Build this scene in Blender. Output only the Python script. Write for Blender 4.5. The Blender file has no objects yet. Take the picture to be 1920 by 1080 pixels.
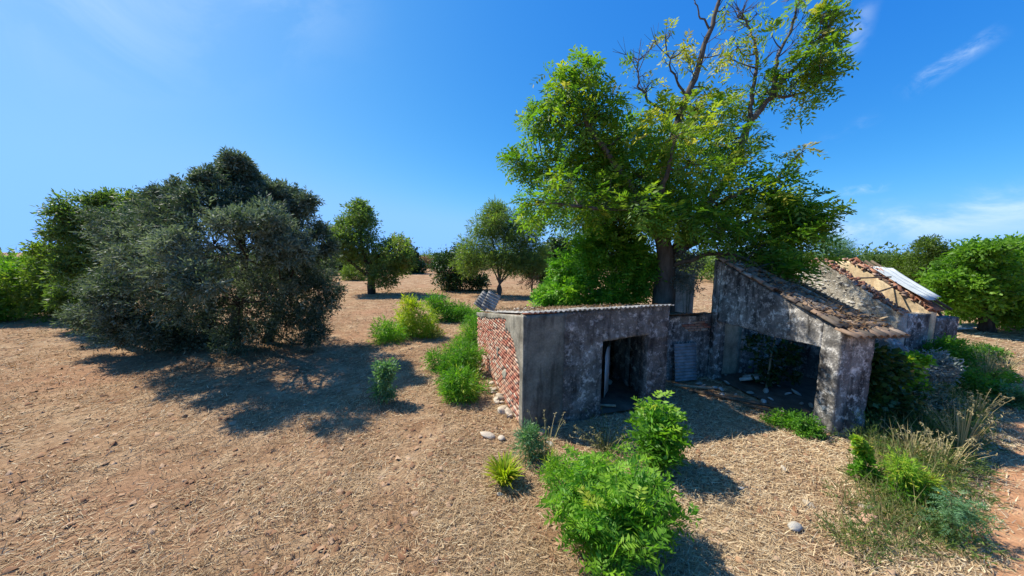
import bpy, math, random
import numpy as np
from math import radians, sin, cos, pi

sc = bpy.context.scene
COL = sc.collection

# ------------------------------------------------------------------ camera, sky, sun, exposure
CAM_H = 4.2; FPX = 600.0; PITCH = radians(5.9); ROLL = radians(0.5)
cam_d = bpy.data.cameras.new('camera')
cam = bpy.data.objects.new('camera', cam_d); COL.objects.link(cam)
cam_d.sensor_width = 36.0; cam_d.lens = FPX / 1920.0 * 36.0
cam_d.clip_start = 0.05; cam_d.clip_end = 6000.0
cam.location = (0, 0, CAM_H)
from mathutils import Matrix, Vector
Rm = Matrix.Rotation(pi / 2 - PITCH, 3, 'X') @ Matrix.Rotation(ROLL, 3, 'Z')
cam.rotation_euler = Rm.to_euler()
sc.camera = cam

SUN_EL = radians(50.0)
SUN_H = Vector((-0.90, 0.43, 0)).normalized()
SUN = Vector((SUN_H.x * cos(SUN_EL), SUN_H.y * cos(SUN_EL), sin(SUN_EL)))
sd = bpy.data.lights.new('sun', 'SUN'); sd.energy = 5.0; sd.angle = radians(0.6); sd.color = (1.0, 0.93, 0.80)
so = bpy.data.objects.new('sun', sd); COL.objects.link(so)
so.rotation_euler = SUN.to_track_quat('Z', 'Y').to_euler()

sc.view_settings.view_transform = 'Standard'
sc.view_settings.look = 'None'
sc.view_settings.gamma = 1.0
sc.view_settings.use_curve_mapping = False
sc.view_settings.exposure = 0.6
sc.cycles.use_denoising = True
sc.cycles.max_bounces = 6; sc.cycles.diffuse_bounces = 3; sc.cycles.glossy_bounces = 2
sc.cycles.transmission_bounces = 4; sc.cycles.transparent_max_bounces = 4
sc.cycles.caustics_reflective = False; sc.cycles.caustics_refractive = False


def ray(px, py):
    """direction of the sight line through a point of the 1920 x 1080 photograph"""
    x = (px - 960) / FPX; y = -(py - 540) / FPX
    xr = x * cos(ROLL) + y * sin(ROLL); yr = -x * sin(ROLL) + y * cos(ROLL)
    xr, yr = x * cos(ROLL) - y * sin(ROLL) * -1, yr
    return np.array([xr, cos(PITCH) + yr * sin(PITCH), -sin(PITCH) + yr * cos(PITCH)])


def D(px, py, Y):
    d = ray(px, py); return np.array([0, 0, CAM_H]) + d * (Y / d[1])


def G(px, py, z=0.0):
    d = ray(px, py); return np.array([0, 0, CAM_H]) + d * ((z - CAM_H) / d[2])


# world
W = bpy.data.worlds.new('World'); sc.world = W; W.use_nodes = True
nt = W.node_tree; nt.nodes.clear()
def wn(t, **kw):
    n = nt.nodes.new(t)
    for k, v in kw.items(): setattr(n, k, v)
    return n
wout = wn('ShaderNodeOutputWorld'); wbg = wn('ShaderNodeBackground')
sky = wn('ShaderNodeTexSky'); sky.sky_type = 'NISHITA'; sky.sun_disc = False
sky.sun_elevation = SUN_EL; sky.sun_rotation = math.atan2(SUN_H.x, SUN_H.y)
sky.altitude = 0; sky.air_density = 0.3; sky.dust_density = 0.3; sky.ozone_density = 8.0
wbg.inputs['Strength'].default_value = 0.1
# colour response of the photograph: one smooth power curve per channel over the whole sky
sep = wn('ShaderNodeSeparateColor'); cmb = wn('ShaderNodeCombineColor'); nt.links.new(sky.outputs[0], sep.inputs[0])
EXG = 2 ** 0.2
for ch, (g_, k_) in enumerate(((1.60, 7.4), (0.80, 1.90), (0.30, 1.11))):
    a_ = wn('ShaderNodeMath', operation='MULTIPLY'); a_.inputs[1].default_value = 0.1; nt.links.new(sep.outputs[ch], a_.inputs[0])
    b_ = wn('ShaderNodeMath', operation='POWER'); b_.inputs[1].default_value = g_; nt.links.new(a_.outputs[0], b_.inputs[0])
    c_ = wn('ShaderNodeMath', operation='MULTIPLY'); c_.inputs[1].default_value = k_ / 0.1 / EXG; nt.links.new(b_.outputs[0], c_.inputs[0])
    if ch < 2:
        d_ = wn('ShaderNodeMath', operation='SMOOTH_MIN'); d_.inputs[1].default_value = (1.9, 4.2)[ch]; d_.inputs[2].default_value = (1.2, 2.0)[ch]
        nt.links.new(c_.outputs[0], d_.inputs[0]); c_ = d_
    nt.links.new(c_.outputs[0], cmb.inputs[ch])
tc = wn('ShaderNodeTexCoord')
def wmath(op, a, b=None, c=None):
    n = wn('ShaderNodeMath', operation=op)
    for i, v in enumerate((a, b, c)):
        if v is None: continue
        if isinstance(v, (int, float)): n.inputs[i].default_value = v
        else: nt.links.new(v, n.inputs[i])
    return n.outputs[0]
def wdot(v):
    n = wn('ShaderNodeVectorMath', operation='DOT_PRODUCT'); nt.links.new(tc.outputs['Generated'], n.inputs[0])
    n.inputs[1].default_value = tuple(v); return n.outputs['Value']
def smooth(x, lo, hi):
    n = wn('ShaderNodeMapRange'); n.interpolation_type = 'SMOOTHSTEP'
    nt.links.new(x, n.inputs['Value']); n.inputs['From Min'].default_value = lo; n.inputs['From Max'].default_value = hi
    return n.outputs['Result']
cloud = None
# thin cirrus, last wisp a broad whitish glow painted into the sky: end points of each wisp, half width, strength, streak density
for (p0, p1, hw, amt, sc_, seed) in (((1680, 170), (1880, 35), 0.022, 0.42, 26, 1), ((1590, 100), (1625, -20), 0.024, 0.28, 20, 2),
                             ((1480, 425), (2150, 355), 0.065, 1.0, 7, 3), ((1560, 352), (1670, 338), 0.014, 0.30, 40, 4),
                             ((1530, 260), (1650, 200), 0.02, 0.12, 20, 5), ((-200, 60), (700, -60), 0.22, 0.30, 5, 6)):
    a = Vector(ray(*p0)).normalized(); b = Vector(ray(*p1)).normalized()
    c = (a + b).normalized(); t = (b - a).normalized(); s = c.cross(t).normalized(); half = (b - a).length / 2
    da, ds, dc = wdot(t), wdot(s), wdot(c)
    mp = wn('ShaderNodeMapping'); nt.links.new(tc.outputs['Generated'], mp.inputs[0])
    rot = Matrix((t, s, c)).to_euler()
    mp.inputs['Rotation'].default_value = rot; mp.inputs['Scale'].default_value = (sc_ * 0.35, sc_, sc_)
    mp.inputs['Location'].default_value = (seed * 3.1, seed, 0)
    nz = wn('ShaderNodeTexNoise'); nz.inputs['Scale'].default_value = 1.0; nz.inputs['Detail'].default_value = 8; nz.inputs['Roughness'].default_value = 0.62
    nz.inputs['Distortion'].default_value = 0.6
    nt.links.new(mp.outputs[0], nz.inputs['Vector'])
    off = wmath('ADD', ds, wmath('MULTIPLY', wmath('SUBTRACT', nz.outputs['Fac'], 0.5), hw * 1.2))
    m = wmath('SUBTRACT', 1.0, smooth(wmath('ABSOLUTE', off), 0.0, hw))
    m = wmath('MULTIPLY', m, wmath('SUBTRACT', 1.0, smooth(wmath('ABSOLUTE', da), half * 0.35, half * 1.1)))
    m = wmath('MULTIPLY', m, smooth(nz.outputs['Fac'], 0.36, 0.72))
    m = wmath('MULTIPLY', m, wmath('GREATER_THAN', dc, 0.0))
    m = wmath('MULTIPLY', m, amt)
    cloud = m if cloud is None else wmath('ADD', cloud, m)
mixw = wn('ShaderNodeMix', data_type='RGBA'); nt.links.new(cloud, mixw.inputs[0])
nt.links.new(cmb.outputs[0], mixw.inputs[6]); mixw.inputs[7].default_value = (5.6, 6.8, 8.0, 1)
nt.links.new(mixw.outputs[2], wbg.inputs['Color']); nt.links.new(wbg.outputs[0], wout.inputs[0])

# ------------------------------------------------------------------ helpers
def vnoise(P, scale, seed=0):
    """smooth value noise in -1..1 for points P (n,3)"""
    Q = np.asarray(P, dtype=np.float64) * scale + 57.3 * (seed + 1)
    i = np.floor(Q).astype(np.int64); f = Q - i; f = f * f * (3 - 2 * f)
    def h(ix, iy, iz):
        n = (ix * 374761393 + iy * 668265263 + iz * 2147483647 + seed * 974634777) & 0xffffffff
        n = ((n ^ (n >> 13)) * 1274126177) & 0xffffffff
        n = ((n ^ (n >> 16)) * 2246822519) & 0xffffffff
        return ((n >> 8) & 0xffff) / 32767.5 - 1.0
    r = 0
    for dx in (0, 1):
        for dy in (0, 1):
            for dz in (0, 1):
                w = (f[:, 0] if dx else 1 - f[:, 0]) * (f[:, 1] if dy else 1 - f[:, 1]) * (f[:, 2] if dz else 1 - f[:, 2])
                r = r + w * h(i[:, 0] + dx, i[:, 1] + dy, i[:, 2] + dz)
    return r
def fbm(P, scale, seed=0, oct=3):
    r = 0; a = 1; t = 0
    for k in range(oct):
        r = r + a * vnoise(P, scale * 2 ** k, seed + k * 11); t += a; a *= 0.5
    return r / t

def terrain(x, y):
    x = np.asarray(x, float); y = np.asarray(y, float)
    P = np.stack([x, y, np.zeros_like(x)], -1).reshape(-1, 3)
    n = (0.07 * vnoise(P, 0.25, 3) + 0.03 * vnoise(P, 0.9, 5) + 0.35 * vnoise(P, 0.03, 9) * np.clip((np.hypot(P[:, 0], P[:, 1]) - 25) / 40, 0, 1)).reshape(x.shape)
    s = np.clip(-x - 20, 0, 500); dec = 0.028 * s * np.clip(s / 30, 0, 1)
    dec = np.minimum(dec, 9.0)
    near = np.clip((np.hypot(x - 5, y - 9) - 3) / 4, 0, 1)   # level ground under the ruin
    return n * (0.35 + 0.65 * near) - dec
def th(p): return float(terrain(np.array([p[0]]), np.array([p[1]]))[0])

class MB:
    """collects vertices and faces (tri and quad arrays)"""
    def __init__(s): s.V = []; s.F = {3: [], 4: []}; s.n = 0; s.T = {3: [], 4: []}
    def add(s, V, F, tint=0.5):
        V = np.asarray(V, float).reshape(-1, 3); F = np.asarray(F, np.int64)
        if F.size == 0: return
        k = F.shape[1]
        s.V.append(V); s.F[k].append(F + s.n); s.n += len(V)
        s.T[k].append(np.broadcast_to(np.asarray(tint, float), (len(F),)))
    def mesh(s, name, mat, origin=(0, 0, 0), smooth=False):
        V = np.concatenate(s.V) - np.asarray(origin, float)
        me = bpy.data.meshes.new(name)
        f3 = np.concatenate(s.F[3]) if s.F[3] else np.zeros((0, 3), int)
        f4 = np.concatenate(s.F[4]) if s.F[4] else np.zeros((0, 4), int)
        loops = np.concatenate([f3.ravel(), f4.ravel()]).astype(np.int32)
        tot = np.concatenate([np.full(len(f3), 3), np.full(len(f4), 4)]).astype(np.int32)
        st = np.concatenate([[0], np.cumsum(tot)[:-1]]).astype(np.int32)
        me.vertices.add(len(V)); me.vertices.foreach_set('co', V.astype(np.float32).ravel())
        me.loops.add(len(loops)); me.loops.foreach_set('vertex_index', loops)
        me.polygons.add(len(tot)); me.polygons.foreach_set('loop_start', st); me.polygons.foreach_set('loop_total', tot)
        if smooth: me.polygons.foreach_set('use_smooth', np.ones(len(tot), bool))
        t = np.concatenate([np.concatenate(s.T[k]) for k in (3, 4) if s.T[k]]).astype(np.float32)
        at = me.attributes.new('tint', 'FLOAT', 'FACE'); at.data.foreach_set('value', t)
        me.update(calc_edges=True); me.validate(); me.materials.append(mat)
        return me

ORI = {}
def tag(o, label=None, cat=None, group=None, kind=None):
    if label: o['label'] = label
    if cat: o['category'] = cat
    if group: o['group'] = group
    if kind: o['kind'] = kind
    return o
def thing(name, label, cat, loc, group=None):
    o = bpy.data.objects.new(name, None); COL.objects.link(o); o.location = tuple(loc); o.empty_display_size = 0.3
    ORI[o.name] = np.array(loc, float); return tag(o, label, cat, group)
def link(name, me, parent=None, loc=None):
    o = bpy.data.objects.new(name, me); COL.objects.link(o)
    if parent is not None:
        o.parent = parent; ORI[o.name] = ORI[parent.name]
    if loc is not None: o.location = tuple(loc)
    return o
def part(name, mb, mat, parent, smooth=False):
    return link(name, mb.mesh(name, mat, ORI[parent.name], smooth), parent)
def solo(name, mb, mat, loc, smooth=False):
    return link(name, mb.mesh(name, mat, loc, smooth), None, loc)

# ---- geometry
def box(mb, c, ex, ey, ez, tint=0.5, jit=0, rng=None):
    c = np.asarray(c, float); ex, ey, ez = (np.asarray(v, float) for v in (ex, ey, ez))
    V = np.array([c + a * ex + b * ey + d * ez for d in (-1, 1) for b in (-1, 1) for a in (-1, 1)])
    if jit: V = V + rng.normal(0, jit, V.shape)
    mb.add(V, [[0, 2, 3, 1], [4, 5, 7, 6], [0, 1, 5, 4], [2, 6, 7, 3], [0, 4, 6, 2], [1, 3, 7, 5]], tint)
def smoothline(pts, n):
    P = np.asarray(pts, float)
    if len(P) < 3:
        t = np.linspace(0, 1, n)[:, None]; return P[0] * (1 - t) + P[-1] * t
    Q = np.concatenate([[2 * P[0] - P[1]], P, [2 * P[-1] - P[-2]]])
    out = []
    for x in np.linspace(0, len(P) - 1 - 1e-9, n):
        i = int(x); t = x - i; a, b, c, d = Q[i:i + 4]
        out.append(0.5 * (2 * b + (c - a) * t + (2 * a - 5 * b + 4 * c - d) * t * t + (3 * b - a - 3 * c + d) * t ** 3))
    return np.array(out)
def tube(mb, pts, r0, r1, sides=6, n=None, jit=0.0, rng=None, tint=0.5, lump=0.0, power=1.0):
    n = n or max(2, len(pts) * 3)
    P = smoothline(pts, n)
    if jit and rng is not None: P[1:-1] += rng.normal(0, jit, (n - 2, 3))
    t = np.linspace(0, 1, n) ** power; R = r0 * (1 - t) + r1 * t
    T = np.gradient(P, axis=0); T /= np.linalg.norm(T, axis=1)[:, None] + 1e-9
    ref = np.array([0.31, 0.95, 0.1]); A = np.cross(T, ref); A /= np.linalg.norm(A, axis=1)[:, None] + 1e-9; B = np.cross(T, A)
    ang = np.arange(sides) * 2 * pi / sides
    V = P[:, None] + R[:, None, None] * (A[:, None] * np.cos(ang)[None, :, None] + B[:, None] * np.sin(ang)[None, :, None])
    V = V.reshape(-1, 3)
    if lump:
        c = np.repeat(P, sides, 0); V = c + (V - c) * (1 + lump * fbm(V, 1.2 / max(r0, 0.05), 4)[:, None])
    i = np.arange(n - 1)[:, None] * sides; j = np.arange(sides)[None]; k = (j + 1) % sides
    F = np.stack([i + j, i + k, i + sides + k, i + sides + j], -1).reshape(-1, 4)
    mb.add(V, F, tint)
    capV = np.concatenate([V[-sides:], [P[-1] + T[-1] * R[-1] * 0.6]]); jj = np.arange(sides)
    mb.add(capV, np.stack([jj, (jj + 1) % sides, np.full(sides, sides)], -1), tint)
    return P
def unit(v): return v / (np.linalg.norm(v, axis=-1, keepdims=True) + 1e-9)
def diamonds(mb, P, Dv, Nv, L, Wd, tint, fold=0.0):
    n = len(P); L = np.broadcast_to(L, (n,))[:, None]; Wd = np.broadcast_to(Wd, (n,))[:, None]
    S = unit(np.cross(Dv, Nv)); mid = P + Dv * L * 0.45
    up = unit(np.cross(S, Dv)) * Wd * fold
    V = np.stack([P, mid + S * Wd / 2 + up, P + Dv * L, mid - S * Wd / 2 + up], 1)
    F = np.arange(n * 4).reshape(n, 4)
    mb.add(V, F, tint)
def blades3(mb, P, Dv, Nv, L, Wd, tint):
    n = len(P); L = np.broadcast_to(L, (n,))[:, None]; Wd = np.broadcast_to(Wd, (n,))[:, None]; S = unit(np.cross(Dv, Nv))
    mb.add(np.stack([P + S * Wd / 2, P - S * Wd / 2, P + Dv * L], 1), np.arange(n * 3).reshape(n, 3), tint)
def sphere_dirs(n, rng): return unit(rng.normal(size=(n, 3)))

def pinnate(mb, P, Dv, L, rng, pairs=5, lw=0.32, ll=0.42, droop=0.35, tint=None):
    """compound leaves: leaflets in pairs along a drooping stalk"""
    n = len(P); L = np.broadcast_to(L, (n,))[:, None]
    up = np.tile([0, 0, 1.0], (n, 1)) + rng.normal(0, 0.45, (n, 3))
    S = unit(np.cross(Dv, up)); N = unit(np.cross(S, Dv))
    for k in range(pairs):
        t = (k + 0.8) / pairs
        base = P + Dv * L * t; base = base - np.array([0, 0, 1.0]) * (droop * t * t) * L
        size = L[:, 0] * ll * (1.05 - 0.5 * abs(t - 0.45))
        for sgn in (-1, 1):
            d = unit(S * sgn * 0.85 + Dv * 0.55 + rng.normal(0, 0.16, (n, 3)) - np.array([0, 0, 0.18]))
            diamonds(mb, base, d, unit(N + rng.normal(0, 0.35, (n, 3))), size, size * lw, tint)
def simple(mb, P, Dv, L, rng, ratio=0.35, tint=None):
    N = unit(np.array([0, 0, 0.8]) + rng.normal(0, 0.7, P.shape))
    diamonds(mb, P, Dv, N, L, L * ratio, tint, 0.12)
def spray(mb, P, Dv, L, rng, k=7, ratio=0.28, tint=None, spread=0.8):
    """short leafy shoots: k simple leaves set round a twig"""
    n = len(P); L = np.broadcast_to(L, (n,))
    for i in range(k):
        t = (i + 0.4) / k
        d = unit(Dv * (0.35 + 0.6 * t) + sphere_dirs(n, rng) * spread)
        tt = tint + rng.normal(0, 0.07, n)
        diamonds(mb, P + Dv * (L * t)[:, None], d, sphere_dirs(n, rng), L * 0.55 * rng.uniform(0.7, 1.2, n), L * 0.55 * ratio, tt)

STYLES = {}
def foliage(mb, lobes, rng, style, leaf, clumps=9, per=40, sigma=0.30, shell=0.55, up=0.25, tint_sd=0.16, flat=0.8, twigs=None, twig_r=0.012, tint0=0.45):
    """lobes: (centre, radius, density, tint bias); leaves gather in clumps spread over each lobe"""
    for lob in lobes:
        C, R = np.asarray(lob[0], float), float(lob[1]); dens = lob[2] if len(lob) > 2 else 1.0; tb = lob[3] if len(lob) > 3 else 0.0
        m = max(2, int(round(clumps * ((0.6 + 0.4 * dens) if dens >= .5 else 1.3 * dens))))
        u = sphere_dirs(m, rng); u[:, 2] = u[:, 2] * 0.9 + up * rng.uniform(0, 1, m); rr = R * (shell + (1 - shell) * rng.uniform(0, 1, m) ** 0.6)
        cc = C + unit(u) * rr[:, None] * np.array([1, 1, flat])
        if twigs is not None:
            for c in cc: tube(twigs, [C + (c - C) * 0.05, C + (c - C) * 0.55 + rng.normal(0, 0.08 * R, 3), c], twig_r * 1.6, twig_r * 0.5, 3, 4)
        ct = rng.normal(0, tint_sd * 0.7, m)
        k = max(3, int(per * dens)); n = m * k
        off = np.clip(rng.normal(0, 1, (n, 3)), -1.6, 1.6) * np.array([1, 1, 0.75]) * R * sigma * np.repeat(rng.uniform(0.65, 1.25, m), k)[:, None]
        P = np.repeat(cc, k, 0) + off
        out = unit(P - C + np.array([0, 0, -0.25 * R]))
        Dv = unit(out * 0.7 + unit(off) * 0.6 + rng.normal(0, 0.45, (n, 3)) + np.array([0, 0, 0.12]))
        L = leaf * rng.uniform(0.65, 1.25, n)
        t = np.clip(tint0 + tb + np.repeat(ct, k) + rng.normal(0, tint_sd, n), 0, 1)
        style(mb, P, Dv, L, rng, tint=t)

# ------------------------------------------------------------------ materials
def newmat(name):
    m = bpy.data.materials.new(name); m.use_nodes = True; t = m.node_tree; t.nodes.clear()
    o = t.nodes.new('ShaderNodeOutputMaterial'); return m, t, o
def ramp(t, stops, fac=None):
    r = t.nodes.new('ShaderNodeValToRGB'); e = r.color_ramp.elements
    e[0].position = stops[0][0]; e[0].color = (*stops[0][1], 1); e[1].position = stops[-1][0]; e[1].color = (*stops[-1][1], 1)
    for p, c in stops[1:-1]:
        x = e.new(p); x.color = (*c, 1)
    if fac is not None: t.links.new(fac, r.inputs[0])
    return r.outputs[0]
def noise(t, scale, detail=6, rough=0.6, coord=None, dist=0.0, stretch=None):
    n = t.nodes.new('ShaderNodeTexNoise'); n.inputs['Scale'].default_value = scale; n.inputs['Detail'].default_value = detail
    n.inputs['Roughness'].default_value = rough; n.inputs['Distortion'].default_value = dist
    c = t.nodes.new('ShaderNodeTexCoord').outputs['Object'] if coord is None else coord
    if stretch:
        mp = t.nodes.new('ShaderNodeMapping'); mp.inputs['Scale'].default_value = stretch; t.links.new(c, mp.inputs[0]); c = mp.outputs[0]
    t.links.new(c, n.inputs['Vector']); return n.outputs['Fac']
def mix(t, fac, a, b, mode='MIX'):
    n = t.nodes.new('ShaderNodeMix'); n.data_type = 'RGBA'; n.blend_type = mode
    if isinstance(fac, float): n.inputs[0].default_value = fac
    else: t.links.new(fac, n.inputs[0])
    for i, v in ((6, a), (7, b)):
        if isinstance(v, tuple): n.inputs[i].default_value = (*v, 1)
        else: t.links.new(v, n.inputs[i])
    return n.outputs[2]
def mrange(t, x, lo, hi):
    n = t.nodes.new('ShaderNodeMapRange'); n.interpolation_type = 'SMOOTHSTEP'; t.links.new(x, n.inputs[0])
    n.inputs['From Min'].default_value = lo; n.inputs['From Max'].default_value = hi; return n.outputs[0]
def bump(t, h, strength, dist, prev=None):
    b = t.nodes.new('ShaderNodeBump'); b.inputs['Strength'].default_value = strength; b.inputs['Distance'].default_value = dist
    t.links.new(h, b.inputs['Height'])
    if prev is not None: t.links.new(prev, b.inputs['Normal'])
    return b.outputs[0]
def principled(t, o, col, rough=0.9, spec=0.2, nrm=None, metal=0.0):
    p = t.nodes.new('ShaderNodeBsdfPrincipled'); p.inputs['Roughness'].default_value = rough
    p.inputs['Specular IOR Level'].default_value = spec; p.inputs['Metallic'].default_value = metal
    if isinstance(col, tuple): p.inputs['Base Color'].default_value = (*col, 1)
    else: t.links.new(col, p.inputs['Base Color'])
    if nrm is not None: t.links.new(nrm, p.inputs['Normal'])
    t.links.new(p.outputs[0], o.inputs[0]); return p
def tintattr(t):
    a = t.nodes.new('ShaderNodeAttribute'); a.attribute_name = 'tint'; return a.outputs['Fac']
def leafmat(name, stops, trans=0.38, tcol=None, rough=0.5, spec=0.3):
    m, t, o = newmat(name); c = ramp(t, stops, tintattr(t))
    p = t.nodes.new('ShaderNodeBsdfPrincipled'); p.inputs['Roughness'].default_value = rough; p.inputs['Specular IOR Level'].default_value = spec
    t.links.new(c, p.inputs['Base Color'])
    tr = t.nodes.new('ShaderNodeBsdfTranslucent')
    t.links.new(mix(t, 1.0, c, tcol or (1.5, 1.7, 0.55), 'MULTIPLY'), tr.inputs[0])
    mx = t.nodes.new('ShaderNodeMixShader'); mx.inputs[0].default_value = trans
    t.links.new(p.outputs[0], mx.inputs[1]); t.links.new(tr.outputs[0], mx.inputs[2]); t.links.new(mx.outputs[0], o.inputs[0])
    return m
def barkmat(name, a, b, scale=6):
    m, t, o = newmat(name); f = noise(t, scale, 6, 0.65, stretch=(1, 1, 0.25)); c = ramp(t, [(0.3, a), (0.7, b)], f)
    principled(t, o, c, 0.95, 0.1, bump(t, f, 0.8, 0.04)); return m
def wallmat(name, stops, streak=0.5, dark=(0.03, 0.03, 0.028), scale=2.2, bumpd=0.025, pale=None, blot=(0.50, 0.72)):
    """weathered render: cloudy base, vertical run-off stains, pits, flaked pale patches"""
    m, t, o = newmat(name); co = t.nodes.new('ShaderNodeTexCoord').outputs['Object']
    base = ramp(t, stops, noise(t, scale, 8, 0.66, co))
    st = noise(t, 3.0, 6, 0.65, co, 0.3, (1.6, 1.6, 0.28))
    sm = t.nodes.new('ShaderNodeMath'); sm.operation = 'MULTIPLY'; t.links.new(mrange(t, st, 0.47, 0.66), sm.inputs[0]); sm.inputs[1].default_value = streak
    c = mix(t, sm.outputs[0], base, dark)
    if pale:
        c = mix(t, mrange(t, noise(t, 5.5, 9, 0.72, co, 0.0), blot[0], blot[1]), c, pale)
    c = mix(t, 0.8, c, ramp(t, [(0.34, (0.42, 0.41, 0.40)), (0.5, (0.95, 0.95, 0.95)), (0.66, (1.55, 1.52, 1.46))], noise(t, 1.15, 6, 0.62, co, 0.4)), 'MULTIPLY')
    fine = noise(t, 22, 8, 0.7, co)
    c = mix(t, 0.55, c, ramp(t, [(0.3, (0.45, 0.45, 0.45)), (0.7, (1.35, 1.33, 1.3))], fine), 'MULTIPLY')
    n1 = bump(t, noise(t, 7, 9, 0.7, co), 0.7, bumpd * 2); n2 = bump(t, fine, 0.6, bumpd * 0.6, n1)
    principled(t, o, c, 0.95, 0.12, n2); return m
def plainmat(name, a, b, scale=8, rough=0.9, spec=0.2, bumpd=0.01, metal=0.0, stretch=None):
    m, t, o = newmat(name); f = noise(t, scale, 7, 0.65, stretch=stretch)
    principled(t, o, ramp(t, [(0.32, a), (0.68, b)], f), rough, spec, bump(t, f, 0.6, bumpd), metal); return m
def tintmat(name, stops, rough=0.9, spec=0.15, scale=12, bumpd=0.01):
    m, t, o = newmat(name); f = noise(t, scale, 7, 0.68)
    c = mix(t, 0.6, ramp(t, stops, tintattr(t)), ramp(t, [(0.3, (0.6, 0.58, 0.56)), (0.7, (1.3, 1.3, 1.3))], f), 'MULTIPLY')
    principled(t, o, c, rough, spec, bump(t, f, 0.6, bumpd)); return m
def infomat(name, stops, rough=0.9, spec=0.15, scale=12, bumpd=0.01):
    """colour differs from object to object (Object Info random)"""
    m, t, o = newmat(name); f = noise(t, scale, 7, 0.68); oi = t.nodes.new('ShaderNodeObjectInfo')
    c = mix(t, 0.6, ramp(t, stops, oi.outputs['Random']), ramp(t, [(0.3, (0.55, 0.53, 0.5)), (0.7, (1.3, 1.3, 1.3))], f), 'MULTIPLY')
    principled(t, o, c, rough, spec, bump(t, f, 0.6, bumpd)); return m

M = {}
def ground_material():
    m, t, o = newmat('dry_soil'); co = t.nodes.new('ShaderNodeTexCoord').outputs['Object']
    big = noise(t, 0.16, 5, 0.6, co); mid = noise(t, 1.1, 8, 0.65, co, 0.5); fine = noise(t, 11, 9, 0.72, co)
    c = ramp(t, [(0.30, (0.215, 0.115, 0.060)), (0.50, (0.335, 0.212, 0.120)), (0.68, (0.46, 0.33, 0.20))], mid)
    c = mix(t, mrange(t, big, 0.48, 0.70), c, (0.33, 0.185, 0.105))
    c = mix(t, 0.75, c, ramp(t, [(0.28, (0.42, 0.40, 0.38)), (0.5, (0.95, 0.95, 0.95)), (0.72, (1.5, 1.48, 1.42))], fine), 'MULTIPLY')
    n1 = bump(t, mid, 0.8, 0.14); n2 = bump(t, noise(t, 5, 8, 0.7, co), 0.8, 0.07, n1); n2 = bump(t, fine, 0.9, 0.04, n2)
    principled(t, o, c, 0.97, 0.08, n2); return m
M['ground'] = ground_material()
def path_material():
    m, t, o = newmat('orange_earth'); co = t.nodes.new('ShaderNodeTexCoord').outputs['Object']
    mid = noise(t, 1.4, 8, 0.65, co, 0.6); fine = noise(t, 14, 9, 0.7, co)
    c = ramp(t, [(0.3, (0.34, 0.165, 0.080)), (0.55, (0.46, 0.245, 0.130)), (0.72, (0.54, 0.33, 0.19))], mid)
    c = mix(t, 0.5, c, ramp(t, [(0.3, (0.55, 0.52, 0.5)), (0.7, (1.3, 1.3, 1.3))], fine), 'MULTIPLY')
    principled(t, o, c, 0.97, 0.08, bump(t, fine, 0.7, 0.03, bump(t, mid, 0.5, 0.08))); return m
M['path'] = path_material()
M['straw'] = leafmat('dry_straw', [(0.0, (0.14, 0.080, 0.044)), (0.35, (0.35, 0.235, 0.128)), (0.7, (0.56, 0.42, 0.25)), (1.0, (0.70, 0.59, 0.39))], 0.12, (1.1, 1.0, 0.8), 0.8, 0.15)
M['weedgrass'] = leafmat('wild_grass', [(0.0, (0.045, 0.075, 0.022)), (0.4, (0.12, 0.15, 0.055)), (0.7, (0.30, 0.27, 0.12)), (1.0, (0.48, 0.40, 0.22))], 0.3, (1.2, 1.2, 0.6), 0.7, 0.2)
M['olive'] = leafmat('olive_leaf', [(0.0, (0.026, 0.048, 0.024)), (0.5, (0.064, 0.098, 0.056)), (0.85, (0.145, 0.180, 0.128)), (1.0, (0.24, 0.28, 0.21))], 0.26, (1.1, 1.3, 0.6), 0.62, 0.2)
M['greygreen'] = leafmat('almond_leaf', [(0.0, (0.060, 0.105, 0.030)), (0.5, (0.12, 0.185, 0.055)), (0.9, (0.18, 0.25, 0.06)), (1.0, (0.26, 0.22, 0.07))], 0.45)
M['yellowgreen'] = leafmat('pale_tree_leaf', [(0.0, (0.07, 0.12, 0.020)), (0.5, (0.15, 0.22, 0.035)), (1.0, (0.26, 0.30, 0.05))], 0.45)
M['dark'] = leafmat('carob_leaf', [(0.0, (0.015, 0.040, 0.012)), (0.5, (0.035, 0.080, 0.020)), (1.0, (0.08, 0.14, 0.035))], 0.22, None, 0.4, 0.4)
M['carob'] = leafmat('round_tree_leaf', [(0.0, (0.075, 0.17, 0.016)), (0.5, (0.15, 0.30, 0.030)), (1.0, (0.25, 0.42, 0.045))], 0.45)
M['wood_leaf'] = leafmat('woodland_leaf', [(0.0, (0.035, 0.075, 0.020)), (0.5, (0.095, 0.155, 0.040)), (1.0, (0.18, 0.25, 0.06))], 0.4)
M['big'] = leafmat('compound_leaf', [(0.0, (0.048, 0.115, 0.016)), (0.45, (0.11, 0.225, 0.026)), (0.75, (0.22, 0.30, 0.030)), (0.92, (0.34, 0.33, 0.045)), (1.0, (0.42, 0.36, 0.13))], 0.48)
M['bright'] = leafmat('young_leaf', [(0.0, (0.050, 0.14, 0.016)), (0.5, (0.11, 0.28, 0.026)), (0.8, (0.23, 0.40, 0.035)), (1.0, (0.36, 0.40, 0.045))], 0.42)
M['yellow'] = leafmat('yellow_weed_leaf', [(0.0, (0.17, 0.27, 0.020)), (0.5, (0.38, 0.46, 0.028)), (0.8, (0.40, 0.38, 0.04)), (1.0, (0.42, 0.23, 0.06))], 0.42)
M['bluegreen'] = leafmat('blue_green_leaf', [(0.0, (0.055, 0.14, 0.065)), (0.5, (0.11, 0.23, 0.11)), (1.0, (0.20, 0.32, 0.15))], 0.36)
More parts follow.
